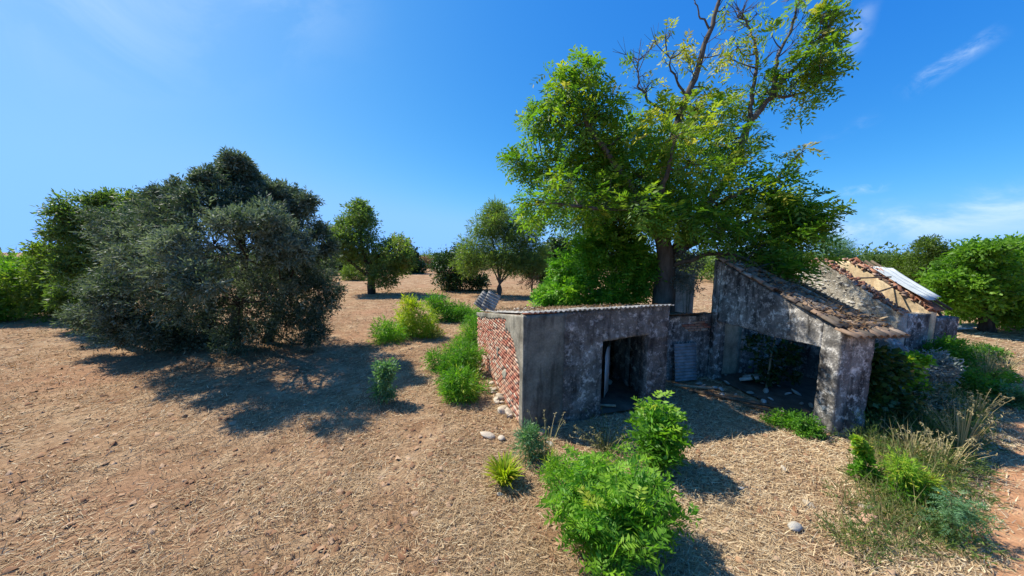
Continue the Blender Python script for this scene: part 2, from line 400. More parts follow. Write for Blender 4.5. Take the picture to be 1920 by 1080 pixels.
M['silver'] = leafmat('silver_leaf', [(0.0, (0.12, 0.16, 0.13)), (0.5, (0.22, 0.27, 0.24)), (1.0, (0.36, 0.40, 0.38))], 0.25, (1.1, 1.1, 0.9))
M['brownleaf'] = leafmat('dry_leaf', [(0.0, (0.10, 0.055, 0.03)), (0.5, (0.20, 0.12, 0.06)), (1.0, (0.33, 0.23, 0.12))], 0.25, (1.2, 1.0, 0.7))
M['bark'] = barkmat('grey_bark', (0.045, 0.038, 0.030), (0.17, 0.15, 0.125))
M['bark_dark'] = barkmat('dark_bark', (0.020, 0.017, 0.013), (0.085, 0.07, 0.055))
M['stem'] = plainmat('green_stem', (0.05, 0.08, 0.03), (0.12, 0.14, 0.06))
M['drystem'] = plainmat('dry_stem', (0.20, 0.16, 0.10), (0.42, 0.36, 0.25))
M['mortar'] = wallmat('old_mortar', [(0.3, (0.28, 0.185, 0.14)), (0.7, (0.40, 0.285, 0.22))], 0.2, (0.12, 0.1, 0.08), 3)
M['brick'] = infomat('red_brick', [(0.0, (0.35, 0.125, 0.085)), (0.35, (0.42, 0.195, 0.135)), (0.6, (0.46, 0.275, 0.195)), (0.8, (0.48, 0.32, 0.235)), (1.0, (0.50, 0.41, 0.32))], 0.92, 0.12, 18, 0.012)
M['brickmass'] = tintmat('red_brick_far', [(0.0, (0.35, 0.125, 0.085)), (0.35, (0.42, 0.195, 0.135)), (0.6, (0.46, 0.275, 0.195)), (0.8, (0.48, 0.32, 0.235)), (1.0, (0.50, 0.41, 0.32))], 0.92, 0.12, 18, 0.012)
M['render_grey'] = wallmat('grey_cement_render', [(0.3, (0.20, 0.185, 0.15)), (0.7, (0.36, 0.34, 0.28))], 0.45, (0.10, 0.10, 0.07), 2.0, 0.012)
M['render_dark'] = wallmat('dark_smooth_render', [(0.3, (0.12, 0.112, 0.090)), (0.7, (0.25, 0.235, 0.190))], 0.65, (0.065, 0.060, 0.050), 1.6, 0.012)
M['rough_dark'] = wallmat('rough_sooty_render', [(0.3, (0.095, 0.086, 0.078)), (0.55, (0.20, 0.182, 0.160)), (0.72, (0.36, 0.335, 0.30))], 0.7, (0.032, 0.029, 0.027), 2.6, 0.06, (0.52, 0.485, 0.44), (0.49, 0.67))
M['farm_wall'] = wallmat('lichen_stained_limewash', [(0.3, (0.13, 0.122, 0.112)), (0.7, (0.33, 0.31, 0.285))], 0.85, (0.045, 0.042, 0.040), 1.6, 0.04, (0.68, 0.65, 0.60), (0.48, 0.66))
M['white_wall'] = wallmat('old_whitewash', [(0.3, (0.40, 0.39, 0.36)), (0.7, (0.66, 0.64, 0.60))], 0.4, (0.22, 0.20, 0.17), 2.0, 0.02)
M['tan_wall'] = wallmat('tan_plaster', [(0.3, (0.34, 0.28, 0.20)), (0.7, (0.50, 0.43, 0.33))], 0.5, (0.17, 0.14, 0.10), 1.5, 0.012)
M['cream_wall'] = wallmat('cream_plaster', [(0.3, (0.56, 0.42, 0.25)), (0.7, (0.72, 0.58, 0.38))], 0.45, (0.50, 0.30, 0.15), 1.5, 0.012)
M['rubble_wall'] = wallmat('rubble_masonry', [(0.3, (0.36, 0.32, 0.25)), (0.55, (0.54, 0.50, 0.42)), (0.72, (0.70, 0.67, 0.60))], 0.3, (0.20, 0.165, 0.12), 3.2, 0.07, (0.74, 0.72, 0.67), (0.54, 0.68))
M['tile'] = infomat('lichen_roof_tile', [(0.0, (0.10, 0.085, 0.07)), (0.35, (0.19, 0.15, 0.115)), (0.7, (0.28, 0.19, 0.13)), (1.0, (0.36, 0.31, 0.25))], 0.95, 0.1, 14, 0.012)
M['tile_red'] = infomat('red_roof_tile', [(0.0, (0.22, 0.085, 0.05)), (0.5, (0.34, 0.14, 0.085)), (1.0, (0.44, 0.27, 0.18))], 0.95, 0.1, 14, 0.012)
M['debris'] = tintmat('tile_rubble', [(0.0, (0.14, 0.07, 0.045)), (0.5, (0.30, 0.14, 0.09)), (1.0, (0.42, 0.33, 0.25))])
M['clod'] = tintmat('soil_clod', [(0.0, (0.20, 0.10, 0.055)), (0.6, (0.33, 0.20, 0.115)), (1.0, (0.45, 0.31, 0.20))])
M['stone'] = infomat('limestone', [(0.0, (0.40, 0.33, 0.24)), (0.5, (0.52, 0.45, 0.35)), (1.0, (0.60, 0.50, 0.39))], 0.95, 0.1, 9, 0.03)
M['greystone'] = infomat('grey_limestone', [(0.0, (0.34, 0.31, 0.25)), (0.5, (0.50, 0.47, 0.41)), (1.0, (0.64, 0.62, 0.57))], 0.95, 0.1, 9, 0.03)
M['pinkstone'] = plainmat('pink_stone', (0.48, 0.27, 0.18), (0.60, 0.38, 0.27))
M['fibre'] = wallmat('weathered_fibre_cement', [(0.3, (0.24, 0.235, 0.22)), (0.7, (0.46, 0.455, 0.43))], 0.5, (0.09, 0.085, 0.075), 2.4, 0.008)
M['zinc'] = plainmat('old_zinc', (0.40, 0.45, 0.50), (0.60, 0.64, 0.68), 3, 0.45, 0.5, 0.006, 0.35, (1, 1, 0.4))
M['zincpale'] = plainmat('pale_roof_sheet', (0.36, 0.40, 0.40), (0.54, 0.57, 0.56), 3, 0.7, 0.25, 0.006, 0.0)
M['greysheet'] = plainmat('dirty_sheet', (0.14, 0.15, 0.155), (0.32, 0.33, 0.33), 4, 0.6, 0.4, 0.006)
M['wood'] = plainmat('grey_wood', (0.07, 0.05, 0.035), (0.18, 0.14, 0.10), 7, 0.9, 0.15, 0.01, 0, (1, 1, 0.2))
M['door'] = plainmat('pale_door_paint', (0.50, 0.51, 0.52), (0.68, 0.69, 0.70), 3, 0.7, 0.3)
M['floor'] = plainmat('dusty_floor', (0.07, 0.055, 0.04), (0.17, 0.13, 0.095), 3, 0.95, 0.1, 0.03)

# ------------------------------------------------------------------ ground
def spread_axis(lo, hi, step, far_lo, far_hi, q=1.16):
    a = list(np.arange(lo, hi + 1e-6, step)); s = step
    while a[-1] < far_hi: s *= q; a.append(a[-1] + s)
    s = step
    while a[0] > far_lo: s *= q; a.insert(0, a[0] - s)
    return np.array(a)
xs = spread_axis(-26, 26, 0.28, -3000, 3000); ys = spread_axis(0, 34, 0.28, -400, 4000)
X, Y = np.meshgrid(xs, ys, indexing='ij'); Z = terrain(X, Y)
nx, ny = X.shape
I = (np.arange(nx - 1)[:, None] * ny + np.arange(ny - 1)[None]).ravel()
mb = MB(); mb.add(np.stack([X, Y, Z], -1).reshape(-1, 3), np.stack([I, I + ny, I + ny + 1, I + 1], -1))
ground = solo('ground', mb, M['ground'], (0, 0, 0), True)
tag(ground, 'dry brown mown field of straw and reddish soil', kind='structure')

# dirt track on the right
def track_pts():
    return [(2.6, -0.4), (6.6, 2.4), (10.8, 4.8), (15.2, 7.3), (21.5, 10.6), (29, 14.0), (40, 17.5)]
TR = smoothline([(a, b, 0) for a, b in track_pts()], 120)
def track_dist(x, y):
    P = np.stack([x, y], -1); d = np.full(len(P), 1e9)
    for i in range(0, 120, 2): d = np.minimum(d, np.hypot(P[:, 0] - TR[i, 0], P[:, 1] - TR[i, 1]))
    return d
T_ = np.gradient(TR, axis=0); N_ = unit(np.stack([-T_[:, 1], T_[:, 0], 0 * T_[:, 0]], -1))
ws = np.linspace(-1, 1, 15); wl = 1.5 + 0.30 * vnoise(TR, 1.3, 2); wr = 1.5 + 0.30 * vnoise(TR, 1.3, 7)
rows = []
for w in ws: rows.append(TR[:, :2] + N_[:, :2] * (w * np.where(w > 0, wl, wr))[:, None])
R2 = np.stack(rows, 1); Zp = terrain(R2[..., 0], R2[..., 1]) + 0.012 + 0.035 * (1 - ws[None] ** 2)
I = (np.arange(119)[:, None] * 15 + np.arange(14)[None]).ravel()
mb = MB(); mb.add(np.concatenate([R2, Zp[..., None]], -1).reshape(-1, 3), np.stack([I, I + 15, I + 16, I + 1], -1))
tag(solo('dirt_path', mb, M['path'], (0, 0, 0), True), 'orange earth track beside the weeds', kind='structure')

# ------------------------------------------------------------------ walls
def panel(mb, p0, e, n, u0, u1, bot, top, thick, step=0.11, amp=0.02, seed=0, z0=0.0, rag=0.0, fs=5.0):
    """one closed wall piece: outer face at p0, thickness towards -n, real unevenness on both faces"""
    nu = max(1, int(math.ceil((u1 - u0) / step))); us = np.linspace(u0, u1, nu + 1)
    b = np.array([bot(u) for u in us]); tp = np.array([top(u) for u in us])
    if rag: tp = tp + rag * fbm(np.stack([us, 0 * us, 0 * us], -1), 2.6, seed, 3)
    nv = max(1, int(math.ceil((tp - b).max() / step))); s = np.linspace(0, 1, nv + 1)
    vv = b[:, None] + (tp - b)[:, None] * s[None]; uu = np.repeat(us[:, None], nv + 1, 1)
    p0 = np.array([p0[0], p0[1], z0]); e3 = np.array([e[0], e[1], 0]); n3 = np.array([n[0], n[1], 0])
    flat = np.stack([uu.ravel(), vv.ravel(), 0 * uu.ravel()], -1)
    d = amp * fbm(flat, fs, seed, 3); d2 = amp * 0.7 * fbm(flat, 4, seed + 5, 2)
    base = p0 + e3 * uu.ravel()[:, None] + np.array([0, 0, 1]) * vv.ravel()[:, None]
    Fv = base + n3 * d[:, None]; Bv = base - n3 * (thick + d2)[:, None]
    m = nv + 1; N = (nu + 1) * m
    I = (np.arange(nu)[:, None] * m + np.arange(nv)[None]).ravel()
    fr = np.stack([I, I + m, I + m + 1, I + 1], -1); bk = np.stack([I, I + 1, I + m + 1, I + m], -1) + N
    ii = np.arange(nu) * m; jj = np.arange(nv); q = nu * m
    f = [fr, bk, np.stack([ii, ii + N, ii + m + N, ii + m], -1), np.stack([ii + nv, ii + m + nv, ii + m + nv + N, ii + nv + N], -1),
         np.stack([jj, jj + 1, jj + 1 + N, jj + N], -1), np.stack([q + jj, q + jj + N, q + jj + 1 + N, q + jj + 1], -1)]
    mb.add(np.concatenate([Fv, Bv]), np.concatenate(f))
def frame(p0, p1, flip=False):
    p0 = np.array(p0[:2], float); p1 = np.array(p1[:2], float); L = np.linalg.norm(p1 - p0); e = (p1 - p0) / L
    n = np.array([e[1], -e[0]]);  n = -n if flip else n
    return p0, e, n, L
const = lambda v: (lambda u: v)
def corrugated(mb, o, along, across, la, lw, waves, amp, nrm, thick=0.006, na=6, sag=0.0, seed=0):
    """corrugated sheet: starts at o, runs la along its ribs and lw across them"""
    o, along, across, nrm = (np.asarray(v, float) for v in (o, along, across, nrm))
    nw = waves * 6; a = np.linspace(0, 1, na + 1); w = np.linspace(0, 1, nw + 1)
    A, Wd = np.meshgrid(a, w, indexing='ij')
    h = amp * np.sin(Wd * waves * 2 * pi) - sag * np.sin(A * pi) + 0.03 * sag * 10 * vnoise(np.stack([A.ravel(), Wd.ravel(), 0 * A.ravel()], -1), 2.5, seed).reshape(A.shape)
    P = o + along * (A * la)[..., None] + across * (Wd * lw)[..., None] + nrm * h[..., None]
    P = P.reshape(-1, 3); Q = P - nrm * thick; N = len(P); m = nw + 1
    I = (np.arange(na)[:, None] * m + np.arange(nw)[None]).ravel()
    f = [np.stack([I, I + m, I + m + 1, I + 1], -1), np.stack([I, I + 1, I + m + 1, I + m], -1) + N]
    jj = np.arange(nw); q = na * m; ii = np.arange(na) * m
    f += [np.stack([jj, jj + 1, jj + 1 + N, jj + N], -1), np.stack([q + jj, q + jj + N, q + jj + 1 + N, q + jj + 1], -1),
          np.stack([ii, ii + N, ii + m + N, ii + m], -1), np.stack([ii + nw, ii + m + nw, ii + m + nw + N, ii + nw + N], -1)]
    mb.add(np.concatenate([P, Q]), np.concatenate(f))

def rock_mesh(name, seed, mat, sub=2, sq=(1, 0.75, 0.55), rough=0.25):
    rng = np.random.default_rng(seed)
    t = (1 + 5 ** .5) / 2
    V = unit(np.array([[-1, t, 0], [1, t, 0], [-1, -t, 0], [1, -t, 0], [0, -1, t], [0, 1, t], [0, -1, -t], [0, 1, -t], [t, 0, -1], [t, 0, 1], [-t, 0, -1], [-t, 0, 1]], float))
    F = np.array([[0, 11, 5], [0, 5, 1], [0, 1, 7], [0, 7, 10], [0, 10, 11], [1, 5, 9], [5, 11, 4], [11, 10, 2], [10, 7, 6], [7, 1, 8], [3, 9, 4], [3, 4, 2], [3, 2, 6], [3, 6, 8], [3, 8, 9], [4, 9, 5], [2, 4, 11], [6, 2, 10], [8, 6, 7], [9, 8, 1]])
    for _ in range(sub - 1):
        nF = []; V = list(V); cache = {}
        def mid(a, b):
            k = (min(a, b), max(a, b))
            if k not in cache:
                cache[k] = len(V); p = (np.array(V[a]) + np.array(V[b])); V.append(p / np.linalg.norm(p))
            return cache[k]
        for a, b, c in F:
            x, y, z = mid(a, b), mid(b, c), mid(c, a); nF += [[a, x, z], [b, y, x], [c, z, y], [x, y, z]]
        F = np.array(nF); V = np.array(V)
    for _ in range(5):      # chip flat facets
        d = unit(rng.normal(size=3)); lim = rng.uniform(0.55, 0.85); s = V @ d; V = V - np.outer(np.clip(s - lim, 0, None), d)
    V = V * (1 + rough * fbm(V, 1.6, seed, 2)[:, None]) * np.array(sq)
    m = MB(); m.add(V, F, rng.uniform(0, 1, len(F))); return m.mesh(name, mat)
ROCKS = [rock_mesh('stone', s, M['stone']) for s in range(6)]
ROCKG = [rock_mesh('stone', s + 20, M['greystone']) for s in range(5)]
def place(name, me, loc, scale, rot, parent=None):
    o = bpy.data.objects.new(name, me); COL.objects.link(o)
    if parent is not None:
        o.parent = parent; ORI[o.name] = ORI[parent.name]; loc = np.asarray(loc) - ORI[parent.name]
    o.location = tuple(loc); o.scale = (scale,) * 3 if np.isscalar(scale) else tuple(scale); o.rotation_euler = tuple(rot); return o

# ------------------------------------------------------------------ the low brick hut
rng = np.random.default_rng(11)
HA = np.array([0.29, 7.35]); HB = np.array([-1.45, 13.23]); HC = np.array([4.25, 8.52])
hz = -0.05
hut = thing('ruined_hut', 'low flat-roofed ruined hut with red brick side and sooty rendered front', 'hut', (HA[0], HA[1], 0))
p0, e, n, L = frame(HA, HC)                       # front
top = lambda u: 2.80 + 0.02 * u
fw = MB()
panel(fw, p0, e, n, 1.02, 2.115, const(hz), top, 0.28, 0.07, 0.035, 1, fs=7)
panel(fw, p0, e, n, 2.115, 3.49, lambda u: 2.03 + 0.07 * (u - 2.1), top, 0.28, 0.07, 0.035, 1, fs=7)
panel(fw, p0, e, n, 3.49, L, const(hz), top, 0.28, 0.07, 0.035, 1, fs=7)
front = part('front_wall', fw, M['rough_dark'], hut)
fr2 = MB(); panel(fr2, p0 + n * 0.014, e, n, 0.0, 1.03, const(hz), lambda u: 2.79 + 0.02 * u, 0.28, 0.08, 0.010, 2)
part('smooth_render', fr2, M['render_dark'], hut)
# side: bricks in mortar, cement render left along the top and the near corner
p0b, eb, nb, Lb = frame(HB, HA)                   # outer normal to the left
nb = np.array([eb[1], -eb[0]]); nb = nb if nb[0] < 0 else -nb
stop = lambda u: 1.80 + (2.80 - 1.80) * u / Lb
bw = MB(); panel(bw, p0b - nb * 0.03, eb, nb, 0, Lb - 0.002, const(hz), lambda u: stop(u) - 0.01, 0.22, 0.16, 0.008, 3)
bwall = part('brick_wall', bw, M['mortar'], hut)
def cover(u, v):
    """True where cement render still hides the bricks (ragged edge)"""
    w = Lb - u; q = np.array([[u * 1.0, v, 0.0]])
    edge = 0.42 * float(fbm(q, 1.3, 8, 3)[0]) + 0.10 * float(vnoise(q, 6, 9)[0])
    h = v / stop(u)
    near = w < 0.22 + 1.55 * max(0.0, (h - 0.50) / 0.5) ** 1.1 + edge * 0.4 * (0.3 + h)
    return near or v > stop(u) - 0.16 - 0.14 * edge or float(fbm(q, 2.1, 17, 3)[0]) > 0.40
bm_ = []
for k in range(4):
    m1 = MB(); r_ = np.random.default_rng(40 + k)
    box(m1, (0, 0, 0), (0.118, 0, 0), (0, 0.032, 0), (0, 0, 0.033), 0.5, 0.003, r_)
    bm_.append(m1.mesh('brick', M['brick']))
cand = []
row = 0; v = 0.02
while v < 2.75:
    u = Lb - 0.13 - (0.13 if row % 2 else 0.0)
    while u > 0.1:
        if v + 0.04 < stop(u) and not cover(u, v): cand.append((Lb - u, u, v))
        u -= 0.258
    v += 0.088; row += 1
cand.sort()
ang = math.atan2(eb[1], eb[0]); far = MB()
for i, (w, u, v) in enumerate(cand):
    sink = 0.024 if rng.random() < 0.06 else rng.uniform(-0.006, 0.006)
    c = p0b + eb * (u + rng.normal(0, 0.004)) - nb * (0.022 + sink); z = v + 0.02 + rng.normal(0, 0.003)
    if i < 300:
        place('brick', bm_[i % 4], (c[0], c[1], z), (rng.uniform(0.93, 1.03), 1, rng.uniform(0.92, 1.05)), (rng.normal(0, .02), rng.normal(0, .015), ang), bwall)
    else:
        box(far, (c[0], c[1], z), np.array([eb[0], eb[1], 0]) * 0.117, np.array([nb[0], nb[1], 0]) * 0.032, (0, 0, 0.033), rng.random(), 0.003, rng)
if far.n:
    o = part('brick_courses', far, M['brickmass'], bwall); o['kind'] = 'stuff'
# render patches as a fine-celled sheet with depth
rp = MB(); cell = 0.045; nu = int(Lb / cell); nv = int(2.9 / cell); e3 = np.array([eb[0], eb[1], 0]); n3 = np.array([nb[0], nb[1], 0])
keep = {}
for i in range(nu + 1):
    for j in range(nv):
        u, v = min(i * cell + cell / 2, Lb - 0.01), j * cell + cell / 2
        if v < stop(u) and cover(u, v): keep[(i, j)] = 1
def rvert(i, j, dep):
    u = min(i * cell, Lb + 0.012); v = min(j * cell, stop(min(u, Lb)) - 0.004)
    q = np.array([[u, v, 0]]); u2 = u + (0.018 * float(vnoise(q, 20, 3)[0]) if 0 < i < nu else 0); 
    return np.array([p0b[0], p0b[1], 0]) + e3 * u2 + np.array([0, 0, v + 0.016 * float(vnoise(q, 22, 4)[0])]) + n3 * (dep + 0.006 * float(vnoise(q, 6, 6)[0]))
vid = {}; VV = []; FF = []
def gv(i, j, s):
    if (i, j, s) not in vid:
        vid[(i, j, s)] = len(VV); VV.append(rvert(i, j, 0.022 if s else -0.028))
    return vid[(i, j, s)]
for (i, j) in keep:
    FF.append([gv(i, j, 1), gv(i + 1, j, 1), gv(i + 1, j + 1, 1), gv(i, j + 1, 1)])
    for di, dj, a, b in ((-1, 0, (i, j), (i, j + 1)), (1, 0, (i + 1, j + 1), (i + 1, j)), (0, -1, (i + 1, j), (i, j)), (0, 1, (i, j + 1), (i + 1, j + 1))):
        if (i + di, j + dj) not in keep: FF.append([gv(*a, 1), gv(*b, 1), gv(*b, 0), gv(*a, 0)])
rp.add(np.array(VV), np.array(FF)); part('cement_render', rp, M['render_grey'], hut)
# back and right walls
HD = HC + (HB - HA)
p, e_, n_, L_ = frame(HB, HD, True); m_ = MB(); panel(m_, p, e_, n_, 0.24, L_ - 0.0, const(hz), const(1.76), 0.2, 0.3, 0.02, 5); part('back_wall', m_, M['white_wall'], hut)
p, e_, n_, L_ = frame(HC, HD); n_ = n_ if n_[0] > 0 else -n_
m_ = MB(); rt = lambda u: 2.76 - 1.02 * u / L_
panel(m_, p, e_, n_, 0.30, 1.3, const(hz), rt, 0.2, 0.25, 0.02, 6); panel(m_, p, e_, n_, 1.3, 2.3, const(hz), rt, 0.2, 0.25, 0.02, 6); panel(m_, p, e_, n_, 2.3, L_ - 0.25, const(hz), rt, 0.2, 0.25, 0.02, 6)
part('inner_side_wall', m_, M['rough_dark'], hut)
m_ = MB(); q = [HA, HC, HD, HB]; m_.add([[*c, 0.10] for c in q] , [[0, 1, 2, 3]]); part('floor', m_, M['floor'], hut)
# partition inside with a doorway, pale on one side
p = HA * 0.76 + HB * 0.24; pe = HC * 0.76 + HD * 0.24
p, e_, n_, L_ = frame(p, pe); m_ = MB()
panel(m_, p, e_, n_, 0.25, 1.72, const(hz), const(1.95), 0.12, 0.3, 0.01, 7); panel(m_, p, e_, n_, 2.25, 2.95, const(hz), const(1.95), 0.12, 0.3, 0.01, 7)
part('partition_wall', m_, M['door'], hut)
# roof sheets, ribs running down to the back
dirb = (HB - HA); Lr = np.linalg.norm(dirb); dirb /= Lr; sl = (1.80 - 2.80) / Lr
along = unit(np.array([dirb[0], dirb[1], sl])); acr = np.array([e[0], e[1], 0.005]); nrm = unit(np.cross(acr, along))
for k in range(4):
    m_ = MB(); o_ = np.array([HA[0], HA[1], 2.86]) + acr * (0.10 + k * 1.0) - along * (0.07 - 0.05 * (k == 0) + 0.02 * k) + nrm * (0.008 * k)
    corrugated(m_, o_, along, acr, Lr + 0.05, 1.06, 8, 0.022, nrm, 0.009, 8, 0.02, k)
    part('roof_sheet', m_, M['fibre'], hut)
m_ = MB()
box(m_, np.array([HA[0], HA[1], 2.835]) + acr * 0.42 + along * 0.10, acr * 0.40, along * 0.10, nrm * 0.018, 0.3)
part('wall_cap', m_, M['tile_red'], hut)
# loose things on the hut roof
def roofpt(a, w, lift=0.0): return np.array([HA[0], HA[1], 2.86]) + acr * w + along * a + nrm * lift
m_ = MB(); up_ = unit(along * 0.25 + np.array([-0.45, -0.1, 0.95])); ac2 = unit(np.cross(up_, np.array([0.2, -1, 0.3])))
for k_, (a_, w_, ti, ln) in enumerate(((4.7, 0.02, -1.0, 0.55), (4.1, 0.22, -1.5, 0.5))):
    m_ = MB(); up_ = unit(np.array([ti, 0.35, 0.62])); ac2 = unit(np.cross(up_, np.array([0.15, -1, 0.2]))); ac2 = ac2 if ac2[0] > 0 else -ac2
    nn = unit(np.cross(ac2, up_)); org = roofpt(a_, w_, -0.02)
    corrugated(m_, org, up_, ac2, ln, 0.62, 6, 0.022, nn, 0.005, 4)
    o = solo('corrugated_sheet', m_, M['fibre'], org)
    tag(o, ['bent corrugated zinc sheet standing tilted on the far end of the hut roof', 'second zinc sheet leaning against the tilted one on the hut roof'][k_], 'metal sheet', 'loose zinc sheets on the hut roof')
m_ = MB(); N = 2600
a_ = rng.uniform(0.3, Lr - 0.2, N); w_ = rng.uniform(0.1, 4.0, N); keepm = fbm(np.stack([a_, w_, 0 * a_], -1), 0.9, 4) > -0.12
P = np.array([HA[0], HA[1], 2.89]) + acr * w_[:, None] + along * a_[:, None] + nrm * 0.02; P = P[keepm]
diamonds(m_, P, unit(rng.normal(0, 1, P.shape) * [1, 1, 0.25]), sphere_dirs(len(P), rng) + [0, 0, 1.5], rng.uniform(0.05, 0.16, len(P)), rng.uniform(0.02, 0.06, len(P)), rng.random(len(P)))
tag(solo('leaf_litter', m_, M['brownleaf'], (HA[0], HA[1], 2.8)), 'dead leaves and twigs lying on the hut roof', kind='stuff')
for k in range(5):
    q = roofpt(rng.uniform(2.0, 5.0), rng.uniform(0.4, 1.4), 0.05)
    tag(place('stone', ROCKS[k % 6], q, rng.uniform(0.07, 0.13), (0, 0, rng.uniform(0, 6))), 'pale stone weighing down the sheets of the hut roof', 'stone', 'stones on the hut roof')
# things inside the hut
def plank(name, a, b, w, t, mat, label, cat, group=None):
    a, b = np.asarray(a, float), np.asarray(b, float); d = b - a; L = np.linalg.norm(d); d /= L
    s = unit(np.cross(d, [0.1, 0.2, 1])); u = np.cross(s, d); m_ = MB()
    box(m_, (a + b) / 2, d * L / 2, s * w / 2, u * t / 2)
    return tag(solo(name, m_, mat, a), label, cat, group)
hp = lambda u, d, z: np.array([*(HA + e * u + dirb * d), z])
m_ = MB(); 
for k in range(10):
    t0 = -0.75 + 1.5 * k / 10; t1 = t0 + 0.15; f_ = lambda t: hp(2.95 + 0.30 * sin(t * 1.2), 1.0 + 0.35 * t, 0)
    a_, b_ = f_(t0), f_(t1); m_.add([a_ + [0, 0, .15], b_ + [0, 0, .15], b_ + [0, 0, 1.55 - 0.3 * t1 * t1], a_ + [0, 0, 1.55 - 0.3 * t0 * t0]], [[0, 1, 2, 3]])
o = solo('curved_panel', m_, M['door'], hp(2.95, 1.0, 0)); sm = o.modifiers.new('thickness', 'SOLIDIFY'); sm.thickness = 0.02
tag(o, 'curved pale panel standing inside the dark hut', 'panel')
plank('plank', hp(2.15, 1.1, 1.72), hp(3.0, 1.3, 1.80), 0.22, 0.03, M['wood'], 'broken grey board hanging under the hut ceiling', 'board')
plank('plank', hp(2.18, 0.45, 0.14), hp(2.72, 0.2, 0.16), 0.10, 0.05, M['drystem'], 'bleached timber lying across the hut doorway', 'timber')
for k in range(7):
    q = hp(rng.uniform(2.2, 3.6), rng.uniform(0.5, 2.0), 0.13)
    tag(place('stone', ROCKG[k % 5], q, rng.uniform(0.08, 0.18), (rng.uniform(0, 6), 0, rng.uniform(0, 6))), 'rubble stone on the floor inside the hut', 'stone', 'rubble inside the hut')
# stones along the foot of the brick wall
for k in range(26):
    u = rng.uniform(0.6, Lb - 0.9) if k > 6 else rng.uniform(Lb * 0.45, Lb - 0.5)
    c = p0b + eb * u + nb * rng.uniform(0.04, 0.30); s = rng.uniform(0.07, 0.17)
    tag(place('stone', ROCKS[k % 6], (c[0], c[1], th(c) + s * 0.3), (s * 1.2, s, s * 0.9), (rng.uniform(-.5, .5), rng.uniform(-.5, .5), rng.uniform(0, 6))),
        'pale fallen stone at the foot of the red brick wall', 'stone', 'stones along the brick wall')

# ------------------------------------------------------------------ farmhouse ruin (wall with wide opening, corner pier, tiled roof edge)
rng = np.random.default_rng(23)
F0 = np.array([7.53, 7.14]); F1 = np.array([6.86, 10.87])
farm = thing('ruined_farmhouse', 'soot-stained farmhouse ruin with wide opening and sloping tiled roof edge', 'ruined house', (F0[0], F0[1], 0))
p0, ef, nf, Lf = frame(F0, F1); nf = nf if nf[0] < 0 else -nf
ax = np.array([ef[1], -ef[0]]); ax = ax if ax[0] > 0 else -ax         # along the facade, to the right
ftop = lambda u: 2.52 + 1.58 * u / Lf
m_ = MB()
panel(m_, p0, ef, nf, 0.0, 0.40, const(-0.05), ftop, 0.34, 0.07, 0.035, 31, fs=6)
panel(m_, p0, ef, nf, 0.40, 3.52, lambda u: 2.03 + 0.02 * sin(u * 3), ftop, 0.34, 0.07, 0.035, 31, fs=6)
panel(m_, p0, ef, nf, 3.52, Lf, const(-0.05), ftop, 0.34, 0.07, 0.035, 31, fs=6)
part('side_wall', m_, M['farm_wall'], farm)
m_ = MB(); fn = -ef                                                    # facade looks towards the field track
panel(m_, p0 + ax * 0.342 , ax, fn, 0.0, 0.62, const(-0.05), lambda u: 2.47 - 0.25 * u, 0.36, 0.08, 0.035, 33, rag=0.10)
part('facade_wall', m_, M['farm_wall'], farm)
# roof remains: rafters and barrel tiles
slope = unit(np.array([ef[0], ef[1], 1.58 / Lf])); ax3 = np.array([ax[0], ax[1], 0]); rn = unit(np.cross(ax3, slope)); rn = rn if rn[2] > 0 else -rn
ro = np.array([F0[0], F0[1], 2.55])
roof = MB()
for k in range(4): box(roof, ro + ax3 * (0.2 + 0.42 * k) + slope * 1.85 - rn * 0.02, ax3 * 0.04, slope * 2.1, rn * 0.04)
roof_o = part('roof', roof, M['wood'], farm)
def tile_mesh(mat, seed, L=0.44, r0=0.095, r1=0.075):
    m_ = MB(); k = 7; a = np.linspace(0, pi, k); VV = []
    for t, r in ((0, r0), (1, r1)):
        for rr in (r, r - 0.016):
            for x in a: VV.append([cos(x) * rr, t * L, sin(x) * rr * 0.85 - 0.02 + (0.006 * sin(seed + 4 * x))])
    F = []
    for i in range(k - 1):
        F += [[i, i + 1, i + 1 + 2 * k, i + 2 * k], [k + i, i + 3 * k, i + 1 + 3 * k, k + i + 1], [i, k + i, k + i + 1, i + 1], [2 * k + i, 2 * k + i + 1, 3 * k + i + 1, 3 * k + i]]
    F += [[0, 2 * k, 3 * k, k], [k - 1, 2 * k - 1, 4 * k - 1, 3 * k - 1]]
    m_.add(VV, F); return m_.mesh('tile', mat, smooth=False)
TILE = [tile_mesh(M['tile'], s) for s in range(3)]; TILER = [tile_mesh(M['tile_red'], s) for s in range(3)]
def lay_tile(me, pos, ydir, nrmv, parent, flip=False, jit=0.06, sc_=1.0):
    y = unit(np.asarray(ydir, float) + rng.normal(0, jit, 3)); z = unit(np.asarray(nrmv, float) + rng.normal(0, jit, 3)); x = unit(np.cross(y, z)); z = np.cross(x, y)
    if flip: x, z = -x, -z
    Mx = Matrix(((x[0], y[0], z[0]), (x[1], y[1], z[1]), (x[2], y[2], z[2])))
    return place('tile', me, pos, sc_, Mx.to_euler(), parent)
for r in range(12):
    for c in range(10):
        if rng.random() < (0.05 if r < 2 else 0.12) or (r > 8 and c > 5): continue
        a = -0.34 + r * 0.36; w = -0.02 + c * 0.185
        if w > 1.5 - 0.10 * r + rng.uniform(-.1, .1): continue
        lay_tile(TILE[(r + c) % 3], ro + slope * (a + rng.normal(0, .015)) + ax3 * w + rn * (0.055 + 0.004 * r), slope, rn, roof_o, False, 0.05)
        if c < 9 and r < 9: lay_tile(TILE[(r * 2 + c) % 3], ro + slope * (a + 0.02) + ax3 * (w + 0.093) + rn * 0.035, slope, rn, roof_o, True, 0.03)
